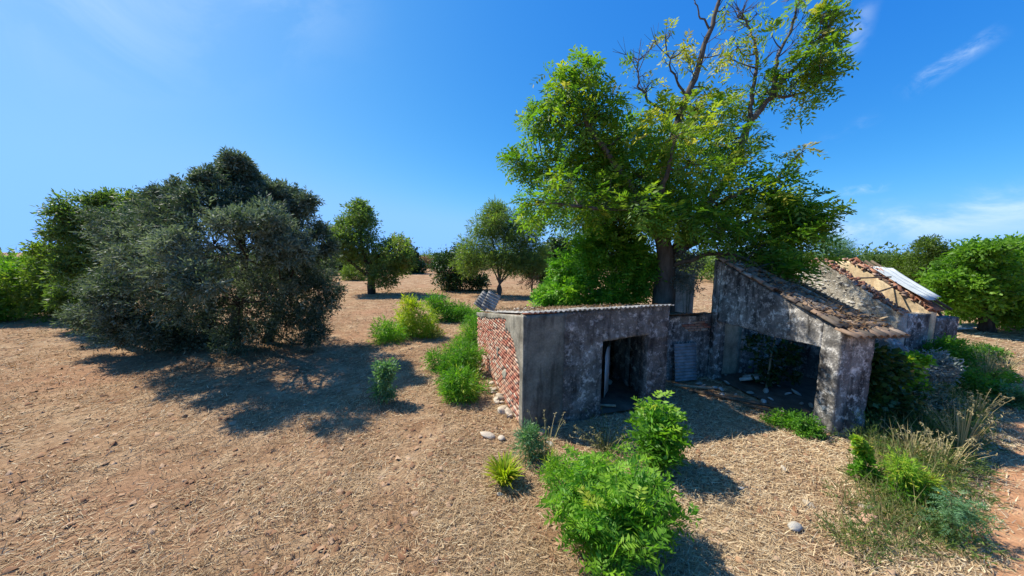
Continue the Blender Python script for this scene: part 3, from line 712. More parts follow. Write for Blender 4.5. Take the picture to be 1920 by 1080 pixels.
# moss and dirt ridge along the roof edge
m_ = MB(); N = 1500; a_ = rng.uniform(-0.1, Lf + 0.3, N)
P = ro + slope * a_[:, None] + ax3 * rng.uniform(-0.05, 1.3, N)[:, None] + rn * rng.uniform(0.08, 0.17, N)[:, None]
diamonds(m_, P, unit(rng.normal(0, 1, P.shape) * [1, 1, 0.4]), sphere_dirs(N, rng) + [0, 0, 1], rng.uniform(0.05, 0.2, N), rng.uniform(0.015, 0.05, N), rng.random(N))
tag(solo('leaf_litter', m_, M['brownleaf'], ro), 'dead leaves and moss caught on the farmhouse roof tiles', kind='stuff')
# rooms behind
B0 = F1 - ef * 0.005 + ax * 0.345; p, e_, n_, L_ = frame(B0, B0 + ax * 3.1); n_ = -ef
m_ = MB(); panel(m_, p, ax, n_, 0.0, 0.95, const(-0.05), const(4.05), 0.3, 0.2, 0.015, 35); part('inner_wall', m_, M['tan_wall'], farm)
m_ = MB(); panel(m_, p, ax, n_, 0.95, 1.6, const(-0.05), const(4.0), 0.3, 0.15, 0.02, 36, rag=.1); panel(m_, p, ax, n_, 1.6, 2.7, const(-0.05), const(3.7), 0.3, 0.15, 0.02, 36, rag=.15); panel(m_, p, ax, n_, 2.7, 3.1, const(-0.05), const(3.5), 0.3, 0.15, 0.02, 36, rag=.15)
part('back_wall', m_, M['farm_wall'], farm)
E0 = B0 + ax * 3.1; m_ = MB(); panel(m_, E0, -ef, -ax, 0.0, 3.3, const(-0.05), lambda u: 3.3 - 0.55 * u, 0.3, 0.15, 0.03, 37, rag=.25); part('end_wall', m_, M['farm_wall'], farm)
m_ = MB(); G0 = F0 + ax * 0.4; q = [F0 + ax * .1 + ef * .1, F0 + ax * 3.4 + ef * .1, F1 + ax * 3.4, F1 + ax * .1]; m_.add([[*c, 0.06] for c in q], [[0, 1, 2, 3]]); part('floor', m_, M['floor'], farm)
# courtyard end wall with brick patch and lean-to roof
C0 = F1 + np.array([0.0, 0.0]); C1 = np.array([5.25, 10.50])
p, ec, nc, Lc = frame(C1, C0 - (C0 - C1) / np.linalg.norm(C0 - C1) * 0.02); nc = nc if nc[1] < 0 else -nc
m_ = MB(); panel(m_, p, ec, nc, 0, Lc + 0.16, const(-0.05), const(2.2), 0.25, 0.09, 0.03, 41, rag=0.12); part('courtyard_wall', m_, M['farm_wall'], farm)
cw_o = [o for o in farm.children if o.name.startswith('courtyard_wall')][0]
for r in range(4):
    for k in range(4):
        if (r, k) in ((0, 0), (3, 3), (3, 0)): continue
        c = p + ec * (0.62 + 0.255 * k + 0.12 * (r % 2)) + nc * 0.02
        place('brick', bm_[k], (c[0], c[1], 1.72 + 0.085 * r), (1, 1, 1), (0, 0, math.atan2(ec[1], ec[0])), cw_o)
m_ = MB(); lo = np.array([C1[0], C1[1], 2.36]) - np.array([0, 0.5, 0]); ec3 = np.array([ec[0], ec[1], 0]); ld = unit(np.array([-ec[1], ec[0], -0.16]))
corrugated(m_, lo + [0, 0, 0.02], ld, ec3, 1.9, 1.5, 10, 0.02, unit(np.cross(ec3, ld)), 0.01, 5, 0.06, 3); part('lean_to_sheet', m_, M['wood'], farm)
W0 = np.array([6.35, 13.4]); p, e_, n_, L_ = frame(W0, W0 + ax * 1.5); m_ = MB(); panel(m_, p, e_, np.array([-ef[0], -ef[1]]), 0, L_, const(-0.05), lambda u: 3.85 - 0.3 * u, 0.3, 0.12, 0.03, 42, rag=0.15)
part('rear_wall', m_, M['white_wall'], farm)
# sheet leaning in the courtyard, rubble, timbers
cp = lambda u, out, z: np.array([*(C1 + ec * u + nc * out), z])
m_ = MB(); upv = unit(np.array([-nc[0] * 0.12, -nc[1] * 0.12, 1])); corrugated(m_, cp(0.12, 0.30, 0.06), ec3, upv, 0.85, 1.25, 12, 0.016, np.array([nc[0], nc[1], 0.1]), 0.006, 4)
tag(solo('corrugated_sheet', m_, M['greysheet'], cp(0.12, 0.3, 0.06)), 'dark corrugated sheet leaning on the courtyard wall beside the hut', 'metal sheet')
fp = lambda u, inn, z: np.array([*(F0 + ef * u + ax * inn), z])
for k in range(34):
    u, i_ = rng.uniform(0.6, 3.7), rng.uniform(-1.2, 2.3)
    if u < 1.8 and i_ < -0.2: continue
    s = rng.uniform(0.04, 0.12)
    tag(place('stone', ROCKG[k % 5], fp(u, i_, 0.06 + s * 0.35), (s * 1.3, s, s * .8), (rng.uniform(-.6, .6), rng.uniform(-.6, .6), rng.uniform(0, 6))), 'grey rubble stone on the floor of the farmhouse opening', 'stone', 'rubble in the farmhouse opening')
plank('plank', fp(3.1, 0.65, 0.14), fp(2.75, 1.0, 0.32), 0.30, 0.09, M['greystone'], 'flat pale slab tilted on the rubble by the tan wall', 'slab')
plank('plank', fp(3.25, 0.95, 0.14), fp(2.95, 1.35, 0.34), 0.30, 0.09, M['greystone'], 'second pale slab lying beside the tilted one in the ruin', 'slab')
plank('wooden_beam', np.array([5.6, 9.5, 0.08]), np.array([7.4, 8.3, 0.12]), 0.09, 0.08, M['wood'], 'grey roof timber lying in the courtyard straw', 'timber')
plank('wooden_beam', np.array([5.2, 9.9, 0.10]), np.array([6.3, 9.6, 0.12]), 0.10, 0.07, M['drystem'], 'pale bleached pole lying before the courtyard wall', 'timber')
plank('wooden_beam', np.array([6.5, 8.6, 0.08]), np.array([7.2, 7.9, 0.16]), 0.07, 0.06, M['wood'], 'short broken timber near the corner pier', 'timber')

# ------------------------------------------------------------------ cottage ruin behind, with open gable
rng = np.random.default_rng(37)
Q0 = np.array([14.0, 11.4]); eq = unit(np.array([-0.19, 0.98])); aq = np.array([eq[1], -eq[0]])
cott = thing('ruined_cottage', 'roofless sunlit rubble cottage with cream inner gable', 'ruined house', (Q0[0], Q0[1], 0))
gt = lambda u: 2.16 + 1.84 * min(u, 2.6) / 2.6 - (0.03 * (u - 2.6) if u > 2.6 else 0)
m_ = MB(); panel(m_, Q0, eq, -aq, 0, 3.9, const(-0.05), gt, 0.42, 0.075, 0.07, 51, rag=0.10, fs=6)
gable = part('gable_wall', m_, M['rubble_wall'], cott)
for k in range(290):
    u, v = rng.uniform(0.1, 3.6), rng.uniform(0.7, 3.8)
    if v > gt(u) - 0.12: continue
    c = Q0 + eq * u + aq * 0.035; s = rng.uniform(0.07, 0.15)
    place('stone', ROCKG[k % 5], (c[0], c[1], v), (s * 0.7, s * 1.15, s * 0.8), (rng.normal(0, .3), rng.normal(0, .2), math.atan2(eq[1], eq[0]) + pi / 2 + rng.normal(0, .2)), gable)
m_ = MB(); panel(m_, Q0 + aq * 0.425, aq, -eq, 0.0, 1.1, const(-0.05), const(2.14), 0.4, 0.09, 0.03, 53, rag=0.10); part('facade_wall', m_, M['farm_wall'], cott)  # darker wall material puts the shade of this face into its colour
m_ = MB(); panel(m_, Q0 + aq * 1.53, eq, -aq, 0.0, 3.4, const(-0.05), lambda u: gt(u) + 0.06, 0.3, 0.12, 0.012, 54); part('inner_gable', m_, M['cream_wall'], cott)
m_ = MB(); panel(m_, Q0 + aq * 1.84, aq, -eq, 0.0, 1.2, const(-0.05), const(2.0), 0.35, 0.15, 0.02, 55); part('porch_wall', m_, M['rough_dark'], cott)  # dark render colour stands for the shade of the recess here
m_ = MB(); panel(m_, Q0 + eq * 3.9 - aq * 0.0, aq, -eq, 0.43, 1.5, const(-0.05), const(3.6), 0.3, 0.2, 0.02, 56, rag=.2); part('back_wall', m_, M['rubble_wall'], cott)
# tile rubble along the broken gable top and on the inner gable
sl2 = unit(np.array([eq[0], eq[1], 1.84 / 2.6])); aq3 = np.array([aq[0], aq[1], 0]); rn2 = unit(np.cross(aq3, sl2)); rn2 = rn2 if rn2[2] > 0 else -rn2
m_ = MB(); N = 420
for k in range(N):
    u = rng.uniform(0, 3.2); w = rng.uniform(0.03, 0.42) if k % 2 else rng.uniform(1.5, 2.0)
    z = gt(u) + rng.uniform(0.0, 0.10) + (0.06 if w > 1 else 0)
    c = np.array([*(Q0 + eq * u + aq * w), z]); s = rng.uniform(0.025, 0.075)
    A = sphere_dirs(3, rng); box(m_, c, A[0] * s * 1.4, unit(np.cross(A[0], A[1])) * s, unit(np.cross(A[0], np.cross(A[0], A[1]))) * s * 0.35, rng.random())
o = part('tile_rubble', m_, M['debris'], gable); o['kind'] = 'stuff'
ro2 = np.array([*(Q0 + aq * 1.5), 2.34]); m_ = MB()
for k in range(4): box(m_, ro2 + aq3 * (0.1 + 0.35 * k) + sl2 * 1.55 - rn2 * 0.07, aq3 * 0.035, sl2 * 1.55, rn2 * 0.04)
roof2 = part('roof', m_, M['wood'], cott)
for r in range(9):
    for c in range(4):
        if rng.random() < 0.38: continue
        lay_tile(TILER[(r + c) % 3], ro2 + sl2 * (-0.1 + r * 0.36) + aq3 * (c * 0.17 - 0.02) + rn2 * (rng.uniform(0.0, .03)), sl2, rn2, roof2, c % 2 == 1 or rng.random() < .4, 0.10, 0.85)
for k, (uu, ww) in enumerate(((0, 0), (0.06, 0.46), (0.12, 0.92))):
    a_ = D(1740 + 5 * k, 549 - 3 * k, 11.7 + 0.15 * k); b_ = D(1632 + 14 * k, 488 + 1 * k, 13.8 + 0.15 * k); al = unit(b_ - a_)
    m_ = MB(); corrugated(m_, a_, al, aq3, np.linalg.norm(b_ - a_), 0.42, 4, 0.014, unit(np.cross(aq3, al)), 0.006, 6, 0.03, k)
    part('metal_sheet', m_, M['zincpale'], roof2)
m_ = MB(); a_ = np.array([*(Q0 + eq * 0.9 + aq * 0.2), gt(0.9) + 0.05]); b_ = np.array([*(Q0 + eq * 1.0 + aq * 1.5), gt(1.0) + 0.25]); tube(m_, [a_, b_], 0.035, 0.03, 5)
part('roof_beam', m_, M['wood'], cott)
m_ = MB(); a_ = np.array([*(Q0 + eq * 1.7 + aq * 0.2), gt(1.7) + 0.0]); b_ = np.array([*(Q0 + eq * 1.2 + aq * 1.5), gt(1.4) + 0.3]); tube(m_, [a_, b_], 0.035, 0.03, 5)
part('roof_beam', m_, M['wood'], cott)
plank('wooden_beam', D(1751, 558, 12.2), D(1776, 592, 12.6), 0.07, 0.06, M['wood'], 'dark stick propping the cottage roof sheets', 'prop')
for k in range(3):
    c = G(1765 + 14 * k, 612 - 4 * k); c[2] = th(c) + 0.10 + 0.04 * k; m_ = MB(); d_ = unit(np.array([0.95, 0.25 - 0.2 * k, 0.03])); s_ = unit(np.array([-0.25 + .2 * k, 0.95, 0.10]))
    corrugated(m_, c, d_, s_, 1.7, 0.8, 7, 0.02, np.array([0, 0, 1.0]), 0.006, 4, 0.03, k)
    tag(solo('corrugated_sheet', m_, M['zinc'], c), ['blue-grey corrugated sheet lying on the ground beyond the cottage, lowest of its pile', 'blue-grey corrugated sheet in the middle of the pile beyond the cottage', 'blue-grey corrugated sheet on top of the pile beyond the cottage'][k], 'metal sheet', 'zinc sheets on the ground')
# ------------------------------------------------------------------ trees and plants
def LP(lst, Y, rs=1.0, rng=None, dy=0.0):
    """lobes seen at picture points, at their own depth: (px, py, r_px[, density[, tint[, dY]]])"""
    out = []
    for t in lst:
        y = Y + (t[5] if len(t) > 5 else 0) + (rng.uniform(-dy, dy) if rng is not None and dy else 0)
        out.append((D(t[0], t[1], y), t[2] / FPX * y * rs, t[3] if len(t) > 3 else 1.0, t[4] if len(t) > 4 else 0.0))
    return out
def limbs_to_lobes(mb, sk, lobes, rng, r=0.05, sides=5, sag=0.1):
    """a limb from the nearest inner skeleton point to every lobe"""
    S = np.concatenate(sk)
    for lob in lobes:
        C = lob[0]; d = np.linalg.norm(S - C, axis=1) + 0.6 * np.clip(S[:, 2] - C[2] + 0.2, 0, None)
        q = S[np.argmin(d)]; dist = np.linalg.norm(C - q)
        if dist < 0.15: continue
        m = (q + C) / 2 + rng.normal(0, 0.08 * dist, 3) + np.array([0, 0, -sag * dist])
        tube(mb, [q, m, C], r * min(1.5, 0.5 + 0.25 * dist), r * 0.3, sides, 6)
def tree(name, label, cat, base, group=None): 
    return thing(name, label, cat, base, group)

# ---- the great tree growing out of the ruin
rng = np.random.default_rng(5)
TY = 12.6
tb = D(1244, 560, TY); tb[2] = 0.0
big = tree('compound_leaved_tree', 'tall spreading tree with feathery leaves and bare upper limbs growing out of the ruin', 'tree', tb)
def pl(pts): return [D(a, b, TY + c) for a, b, c in pts]
tr = MB(); sk = []
sk.append(tube(tr, [tb - [0, 0, .2], D(1243, 540, TY), D(1246, 480, TY), D(1240, 430, TY)], 0.42, 0.27, 12, 14, 0, rng, lump=0.35))
sk.append(tube(tr, [tb + [0.32, 0.1, -.2], D(1258, 520, TY), D(1262, 470, TY + .2), D(1300, 400, TY + .6)], 0.22, 0.16, 9, 12, 0, rng, lump=0.3))
for pts, r0, r1 in (
    ([(1242, 450, 0), (1222, 400, -.3), (1180, 345, -.8), (1115, 255, -1), (1078, 185, -.8), (1068, 130, -.6)], .17, .035),
    ([(1241, 440, 0), (1236, 340, .2), (1268, 220, .4), (1290, 150, .4), (1318, 60, .3), (1340, -8, .2), (1352, -60, .2)], .19, .035),
    ([(1262, 470, .2), (1312, 400, .6), (1372, 300, .8), (1398, 232, .7), (1440, 172, .6), (1495, 105, .4), (1532, 60, .3), (1548, 28, .3)], .19, .03),
    ([(1398, 234, .7), (1404, 170, .8), (1412, 100, .8), (1396, 45, .8), (1375, 20, .9)], .09, .02),
    ([(1440, 172, .6), (1452, 100, .9), (1482, 20, 1.1), (1490, -20, 1.1)], .08, .02),
    ([(1440, 172, .6), (1500, 165, .2), (1550, 130, -.1), (1575, 125, -.2)], .06, .015),
    ([(1256, 480, .1), (1330, 432, -.4), (1430, 400, -.9), (1510, 395, -1.2)], .13, .03),
    ([(1250, 500, 0), (1330, 470, -1.2), (1400, 480, -2.2), (1450, 520, -2.8)], .10, .03),
    ([(1240, 455, 0), (1180, 392, -1), (1095, 388, -1.8), (1030, 380, -2.1)], .12, .03),
    ([(1238, 430, 0), (1150, 345, .8), (1055, 300, 1.0), (985, 305, .9)], .13, .03),
    ([(1262, 210, .4), (1215, 190, .2), (1192, 150, .1), (1190, 108, .1)], .06, .015),
    ([(1280, 175, .4), (1250, 120, .3), (1240, 70, .3)], .05, .012),
    ([(1322, 50, .3), (1300, 20, .2), (1285, -15, .2)], .04, .012),
    ([(1242, 430, 0), (1215, 330, 1.2), (1190, 250, 1.6)], .12, .03),
    ([(1300, 410, .6), (1330, 330, 1.6), (1330, 240, 1.8)], .12, .03),
    ([(1246, 440, -.2), (1236, 370, -1.6), (1250, 300, -2.2), (1262, 250, -2.3)], .12, .03),
    ([(1290, 415, .5), (1370, 360, -1.2), (1450, 330, -1.4)], .10, .03)):
    sk.append(tube(tr, pl(pts), r0, r1, 7, len(pts) * 4, 0.035, rng, lump=0.15))
lobes_px = [
 (1060, 190, 46, .9, .0, -.8), (1035, 165, 36, .8, 0, -.6), (1095, 150, 36, .7, .05, -.9), (1112, 215, 38, .7, .08, -1.1), (1038, 225, 44, .9, 0, -.6), (1078, 132, 24, .6, .05, -.7), (1130, 180, 28, .5, .1, -1),
 (985, 305, 30, .8, 0, .7), (1012, 322, 36, .9, 0, .4), (1042, 280, 46, .9, .05, .5), (1003, 232, 22, .8, 0, 0), (1090, 262, 50, .9, .05, -.6), (1135, 310, 52, 1, .08, 0), (1062, 350, 46, .9, 0, -1.2), (1010, 378, 30, .8, 0, -1.8),
 (1122, 372, 52, 1, .05, -1.2), (1085, 390, 38, .9, 0, 2.8), (1040, 395, 26, .7, 0, 2.6), (1160, 405, 38, 1, .05, 2.6), (1150, 260, 30, .7, .1, -.8),
 (1190, 262, 50, 1, .16, .6), (1200, 330, 60, 1, .1, -.6), (1262, 252, 50, 1, .22, -2.0), (1320, 232, 50, 1, .24, 1.2), (1352, 208, 34, .9, .24, 1.6), (1292, 300, 60, 1, .14, -1.8), (1252, 385, 58, .9, .05, -1.8), (1305, 362, 60, 1, .05, -1.2), (1185, 415, 42, 1, 0, 2.6), (1230, 215, 34, .7, .2, .4), (1300, 200, 34, .7, .24, .6), (1375, 250, 34, .8, .1, -.6),
 (1372, 305, 52, 1, .03, .4), (1402, 352, 56, 1, 0, -.6), (1352, 420, 56, 1, -.05, -1.2), (1450, 352, 46, 1, -.02, -1.2), (1472, 402, 50, 1, -.05, -1.4), (1502, 400, 36, 1, -.03, -1.6), (1490, 460, 44, 1, -.08, -2.0), (1432, 450, 50, 1, -.1, -1.8), (1500, 432, 26, .9, -.05, -2), (1482, 505, 34, 1, -.08, -2.6), (1395, 472, 44, 1, -.1, -1.4), (1442, 500, 36, 1, -.1, -2.4), (1500, 380, 24, .7, 0, -1.4), (1330, 400, 50, 1, -.05, 1.5), (1240, 330, 60, 1, 0, 1.8), (1160, 360, 55, 1, 0, 1.6), (1400, 410, 55, 1, -.05, .1),  # negative tint paints the shade of the lower-right crown into the leaves
 (1432, 162, 18, .3, .12, .6), (1425, 140, 14, .3, .1, .8), (1492, 112, 26, .5, .12, .4), (1515, 112, 26, .6, .10, .2), (1532, 68, 24, .55, .08, .3), (1546, 38, 16, .55, .1, .3), (1512, 158, 20, .45, .08, .2), (1532, 132, 20, .5, .02, 0), (1478, 150, 16, .4, .1, .4), (1540, 16, 10, .5, .1, .3), (1548, 94, 14, .45, .02, .1), (1500, 185, 14, .4, .08, .2), (1425, 165, 22, .5, .0, 1.2),
 (1275, 85, 12, .25, .5, .3), (1248, 58, 10, .22, .35, .3), (1375, 80, 16, .35, .42, .8), (1392, 58, 12, .3, .25, .8), (1410, 18, 10, .3, .2, .8), (1482, 12, 10, .25, .1, 1.1), (1350, 6, 9, .2, .1, .2), (1302, 118, 10, .2, .4, .4), (1188, 112, 10, .3, .05, .1), (1345, 95, 12, .25, .5, .8), (1255, 95, 10, .22, .4, .3), (1365, 105, 12, .3, .45, .8), (1215, 160, 12, .2, .3, .2), (1325, 165, 18, .3, .3, .8), (1440, 60, 8, .2, .1, .9), (1480, 290, 10, .22, .45, -.9), (1500, 275, 8, .25, .5, -1),
 (1200, 385, 36, .9, .05, -2.6), (1265, 405, 36, .9, -.02, -2.4), (1330, 425, 34, .9, -.05, -2.0), (1170, 425, 28, .9, 0, 3.0), (1075, 420, 24, .8, 0, 3.0), (1110, 405, 28, .9, 0, 3.0), (1010, 400, 22, .7, 0, .8), (1510, 410, 16, .8, -.05, -1.8), (965, 308, 16, .7, 0, .6)]
lobes = LP(lobes_px, TY, 0.90)
# hidden far side of the crown
for _ in range(16):
    a = rng.uniform(0.15, 2.9); lobes.append((tb + np.array([cos(a) * rng.uniform(1.0, 2.6) - 1.0, sin(a) * rng.uniform(1.0, 2.6), rng.uniform(5.5, 8.6)]), rng.uniform(0.8, 1.3), 0.9, 0.0))
limbs_to_lobes(tr, sk, lobes, rng, 0.045)
tw = MB(); cr = MB()
foliage(cr, lobes, rng, pinnate, 0.52, 11, 12, 0.27, 0.5, 0.2, 0.13, 0.8, tw, 0.011, 0.48)
# bare grey twigs at the top and out of the crown
S_ = np.concatenate([sk[k] for k in (2, 3, 4, 5, 6, 7, 8, 10, 11, 12, 13)])
for k in range(190):
    q = S_[rng.integers(len(S_))]
    if q[2] < 5.5: continue
    d = unit(np.array([rng.normal(0, .7), rng.normal(0, .7), rng.uniform(0.2, 1.2)])); l = rng.uniform(0.35, 1.1)
    m = q + d * l * .5 + rng.normal(0, .06, 3); t_ = q + d * l + np.array([0, 0, .1]); tube(tw, [q, m, t_], 0.018, 0.006, 4, 5)
    for j in range(3):
        d2 = unit(d + rng.normal(0, .6, 3)); tube(tw, [m, m + d2 * l * .3, m + d2 * l * .55 + [0, 0, .05]], 0.009, 0.004, 3, 4)
part('trunk', tr, M['bark'], big, True); part('twigs', tw, M['bark'], big)['kind'] = 'stuff'; part('crown', cr, M['big'], big)

# ---- generic shrub / tree made at picture points
def grow(name, label, cat, base, Y, lobes_px, mat, style, leaf, seed, clumps=10, per=42, sigma=0.3, shell=0.45, stems=4, r=0.03, tint0=0.45, bark='stem', group=None, dy=0.0, trunk=None, flat=0.85, tsd=0.14, rs=1.0, extra=(), up=0.25, crown='crown', stem='trunk'):
    rng = np.random.default_rng(seed); base = np.array(base, float); base[2] = th(base)
    root = thing(name, label, cat, base, group); lob = LP(lobes_px, Y, rs, rng, dy) + list(extra)
    wd = MB(); sk = []; zc = np.mean([l[0][2] for l in lob])
    if trunk:
        for pts, r0, r1 in trunk: sk.append(tube(wd, [np.array(p, float) for p in pts], r0, r1, 8, len(pts) * 4, 0.01, rng, lump=0.25))
    else:
        for k in range(stems):
            l = lob[rng.integers(len(lob))][0]; b0 = base + np.array([rng.normal(0, r), rng.normal(0, r), -0.1])
            sk.append(tube(wd, [b0, b0 * .6 + l * .4 + rng.normal(0, .05, 3) + [0, 0, .1 * (zc - base[2])], l], r, r * .4, 5, 8))
    limbs_to_lobes(wd, sk, lob, rng, r * .7, 4)
    cr = MB(); foliage(cr, lob, rng, style, leaf, clumps, per, sigma, shell, up, tsd, flat, wd, r * .22, tint0)
    part(stem, wd, M[bark], root, True); part(crown, cr, M[mat], root)
    return root
sp7 = lambda mb, P, Dv, L, rng, tint=None: spray(mb, P, Dv, L, rng, 7, 0.26, tint)
sp5 = lambda mb, P, Dv, L, rng, tint=None: spray(mb, P, Dv, L, rng, 5, 0.34, tint)
sp5b = lambda mb, P, Dv, L, rng, tint=None: spray(mb, P, Dv, L, rng, 5, 0.6, tint)
sp6n = lambda mb, P, Dv, L, rng, tint=None: spray(mb, P, Dv, L, rng, 6, 0.16, tint, 0.5)
simp = lambda mb, P, Dv, L, rng, tint=None: simple(mb, P, Dv, L, rng, 0.42, tint)
broad = lambda mb, P, Dv, L, rng, tint=None: simple(mb, P, Dv, L, rng, 0.8, tint)
pin4 = lambda mb, P, Dv, L, rng, tint=None: pinnate(mb, P, Dv, L, rng, 4, 0.45, 0.42, 0.3, tint)
pin6 = lambda mb, P, Dv, L, rng, tint=None: pinnate(mb, P, Dv, L, rng, 6, 0.30, 0.34, 0.3, tint)

# ---- the old olive and its neighbours
ob = G(410, 650)
olobes = [(438, 312, 13, .8, .1, -2), (452, 325, 12, .8, .1, -2), (425, 330, 16, .8, .1, -2.2), (478, 352, 14, .8, .1, -1.6), (378, 350, 14, .7, .1, -2.6), (395, 345, 12, .6, .1, -2.6), (300, 378, 16, .7, .1, -2.4), (330, 368, 14, .7, .1, -2.6), (515, 368, 14, .8, .1, -2), (568, 388, 16, .8, .1, -1), (540, 375, 14, .8, .1, -1.4), (595, 440, 12, .7, .1, -.6), (612, 470, 12, .7, .1, -.4),
 (330, 480, 34, .9, .35, -5), (300, 520, 30, .9, .32, -4.6), (380, 540, 34, .8, .2, -4.8), (500, 420, 34, .9, .28, -3.6), (520, 480, 34, .8, .25, -4), (430, 430, 30, .8, .15, -4.6), (560, 470, 28, .8, .25, -2.4), (215, 560, 28, .9, .32, -1.6), (240, 500, 28, .9, .3, -3),
 (438, 338, 20, .9, .05, -2), (450, 362, 30, 1, 0, -2), (472, 362, 22, .9, 0, -1.5), (425, 395, 42, 1, 0, -3), (380, 400, 38, 1, 0, -3), (335, 412, 40, 1, 0, -3), (298, 405, 36, 1, 0, -2.6), (500, 400, 46, 1, .05, -2.2), (548, 396, 28, .9, .05, -1), (560, 445, 44, 1, .05, -1), (590, 485, 36, 1, .05, -.4), (605, 545, 30, 1, .05, 0), (598, 592, 34, 1, 0, .4),
 (480, 470, 75, 1.1, .08, -3.4), (400, 470, 75, 1.1, .05, -3.8), (310, 470, 66, 1.1, .1, -3.4), (255, 480, 54, 1, .1, -2.4), (228, 445, 44, 1, .1, -1.4), (270, 560, 62, 1.1, .12, -2), (350, 568, 72, 1.1, .05, -2.6), (450, 580, 80, 1.1, 0, -2.4), (540, 560, 62, 1, .02, -1.4), (195, 590, 34, 1, .12, -2.2), (212, 550, 38, 1, .12, -1.8), (240, 628, 28, 1, .1, -1.7), (212, 636, 22, 1, .1, -1.5), (280, 640, 26, 1, .05, -1.4), (320, 648, 24, 1, .05, -1.2), (160, 610, 22, 1, .1, -1.6), (540, 618, 44, 1, 0, -.4), (455, 640, 44, 1, 0, -.8), (362, 640, 36, .9, .03, -.8), (300, 622, 36, .9, .05, -.6), (590, 630, 22, .8, 0, 0), (180, 620, 22, .8, .1, 0),
 (545, 505, 44, 1, .1, -1.6), (520, 440, 36, 1, .1, -1.5), (500, 545, 44, 1, .05, -1.6), (560, 600, 50, 1, 0, .6), (500, 605, 60, 1, 0, .4), (420, 615, 60, 1, 0, .2), (350, 610, 50, 1, 0, .4), (590, 540, 40, 1, 0, .8), (575, 505, 50, 1, 0, 1), (460, 540, 60, 1, 0, -.5), (280, 590, 44, 1, 0, .2),
 (420, 480, 70, 1, 0, 1.5), (520, 500, 60, 1, 0, 1.5), (320, 500, 60, 1, 0, 1.2), (300, 430, 50, 1, 0, .5), (460, 410, 50, 1, 0, .5), (380, 560, 70, 1, 0, 1)]
def gp(px, py, dz=0.0):
    g = G(px, py); g[2] = th(g) + dz; return g
trk = []
for a, b in (((395, 655), (380, 500)), ((430, 655), (460, 480)), ((230, 662), (240, 520)), ((500, 650), (540, 500)), ((330, 660), (320, 520))):
    g = gp(*a, -.15); t_ = D(b[0], b[1], g[1] - 0.8); trk.append(([g, (g * .5 + t_ * .5) + [0.15, 0, 0.1], t_], .24, .12))
grow('olive_tree', 'huge dark grey-green olive with foliage down to the ground', 'tree', ob, 14.2, olobes, 'olive', sp7, 0.255, 71, 17, 29, 0.25, 0.55, 5, .05, .60, 'bark_dark', rs=.84, trunk=trk, tsd=.22, dy=0.6, flat=.95)
g = gp(165, 632); grow('almond_tree', 'lighter green tree rising behind the left flank of the dark olive', 'tree', g, 17.0,
     [(t[0] + 6, t[1] + 24 if t[1] < 500 else t[1], t[2] * .9, *t[3:]) for t in [(140, 388, 28, 1), (168, 420, 40, 1), (132, 440, 28, 1), (215, 388, 34, 1, .1), (252, 400, 30, 1, .1), (190, 478, 40, 1), (150, 475, 34, 1), (205, 430, 40, 1, .05, 1), (235, 370, 18, .8), (185, 372, 18, .8), (120, 395, 14, .7), (160, 530, 36, 1), (140, 570, 30, 1), (160, 600, 24, .9)]], 'greygreen', sp5, 0.36, 72, 13, 42, .27, .45, r=.07, tint0=.32, bark='bark', trunk=[([g - [0, 0, .1], g * .5 + D(175, 500, 17) * .5, D(180, 430, 17)], .16, .07)])
g = gp(100, 604); grow('almond_tree', 'yellow-green bushy tree at the left foot of the olive', 'tree', g, 19.5,
     [(100, 510, 30, 1), (82, 545, 34, 1), (125, 545, 34, 1), (105, 580, 30, 1), (75, 580, 26, 1), (92, 488, 18, .8), (140, 580, 30, 1)], 'yellowgreen', sp5, 0.36, 73, 13, 42, .27, .45, r=.05, tint0=.34, bark='bark')
for k, (x, y, lob, lab, mat, t0) in enumerate((
    (40, 606, [(45, 550, 34), (20, 575, 30), (60, 580, 28), (35, 528, 22), (10, 555, 28), (50, 518, 14)], 'green thicket bush at the field edge left of the yellow-green tree', 'carob', .2),
    (-30, 618, [(-30, 560, 34), (0, 540, 24), (-55, 580, 34), (-10, 590, 30), (-40, 600, 30)], 'green bush cut by the left frame edge', 'carob', .15),
    (8, 560, [(10, 530, 18), (-12, 538, 20), (30, 534, 16), (50, 538, 14)], 'low dark bush behind the thicket at the left edge', 'dark', .5))):
    g = G(x, y); g[2] = th(g); grow('bush', lab, 'bush', g, g[1], lob, mat, sp5, 0.38, 80 + k, 12, 40, .28, .45, r=.04, tint0=t0, bark='bark')

# ---- middle-distance trees
g = gp(697, 556); Yg = g[1]
grow('almond_tree', 'leaning open-crowned almond tree alone in the brown field', 'tree', g, Yg,
     [(672, 408, 18, .9), (660, 440, 30, 1), (690, 455, 32, 1), (640, 448, 20, .9), (702, 482, 34, 1), (735, 482, 26, 1, .2), (748, 468, 18, 1, .25), (738, 505, 24, 1, .1), (652, 478, 24, 1), (630, 460, 14, .8), (720, 520, 20, 1), (665, 425, 22, 1), (755, 488, 14, 1, .25), (675, 395, 10, .8), (680, 500, 20, .7)], 'greygreen', sp5, 0.52, 90, 12, 44, .28, .4, r=.08, tint0=.46, bark='bark_dark',
     trunk=[([g - [0, 0, .1], D(694, 520, Yg), D(684, 490, Yg), D(672, 440, Yg)], .42, .12), ([D(694, 525, Yg), D(650, 490, Yg), D(640, 465, Yg)], .18, .07), ([D(690, 500, Yg), D(715, 480, Yg), D(735, 475, Yg)], .2, .07)], dy=1.5)
g = gp(937, 556); Yg = g[1]
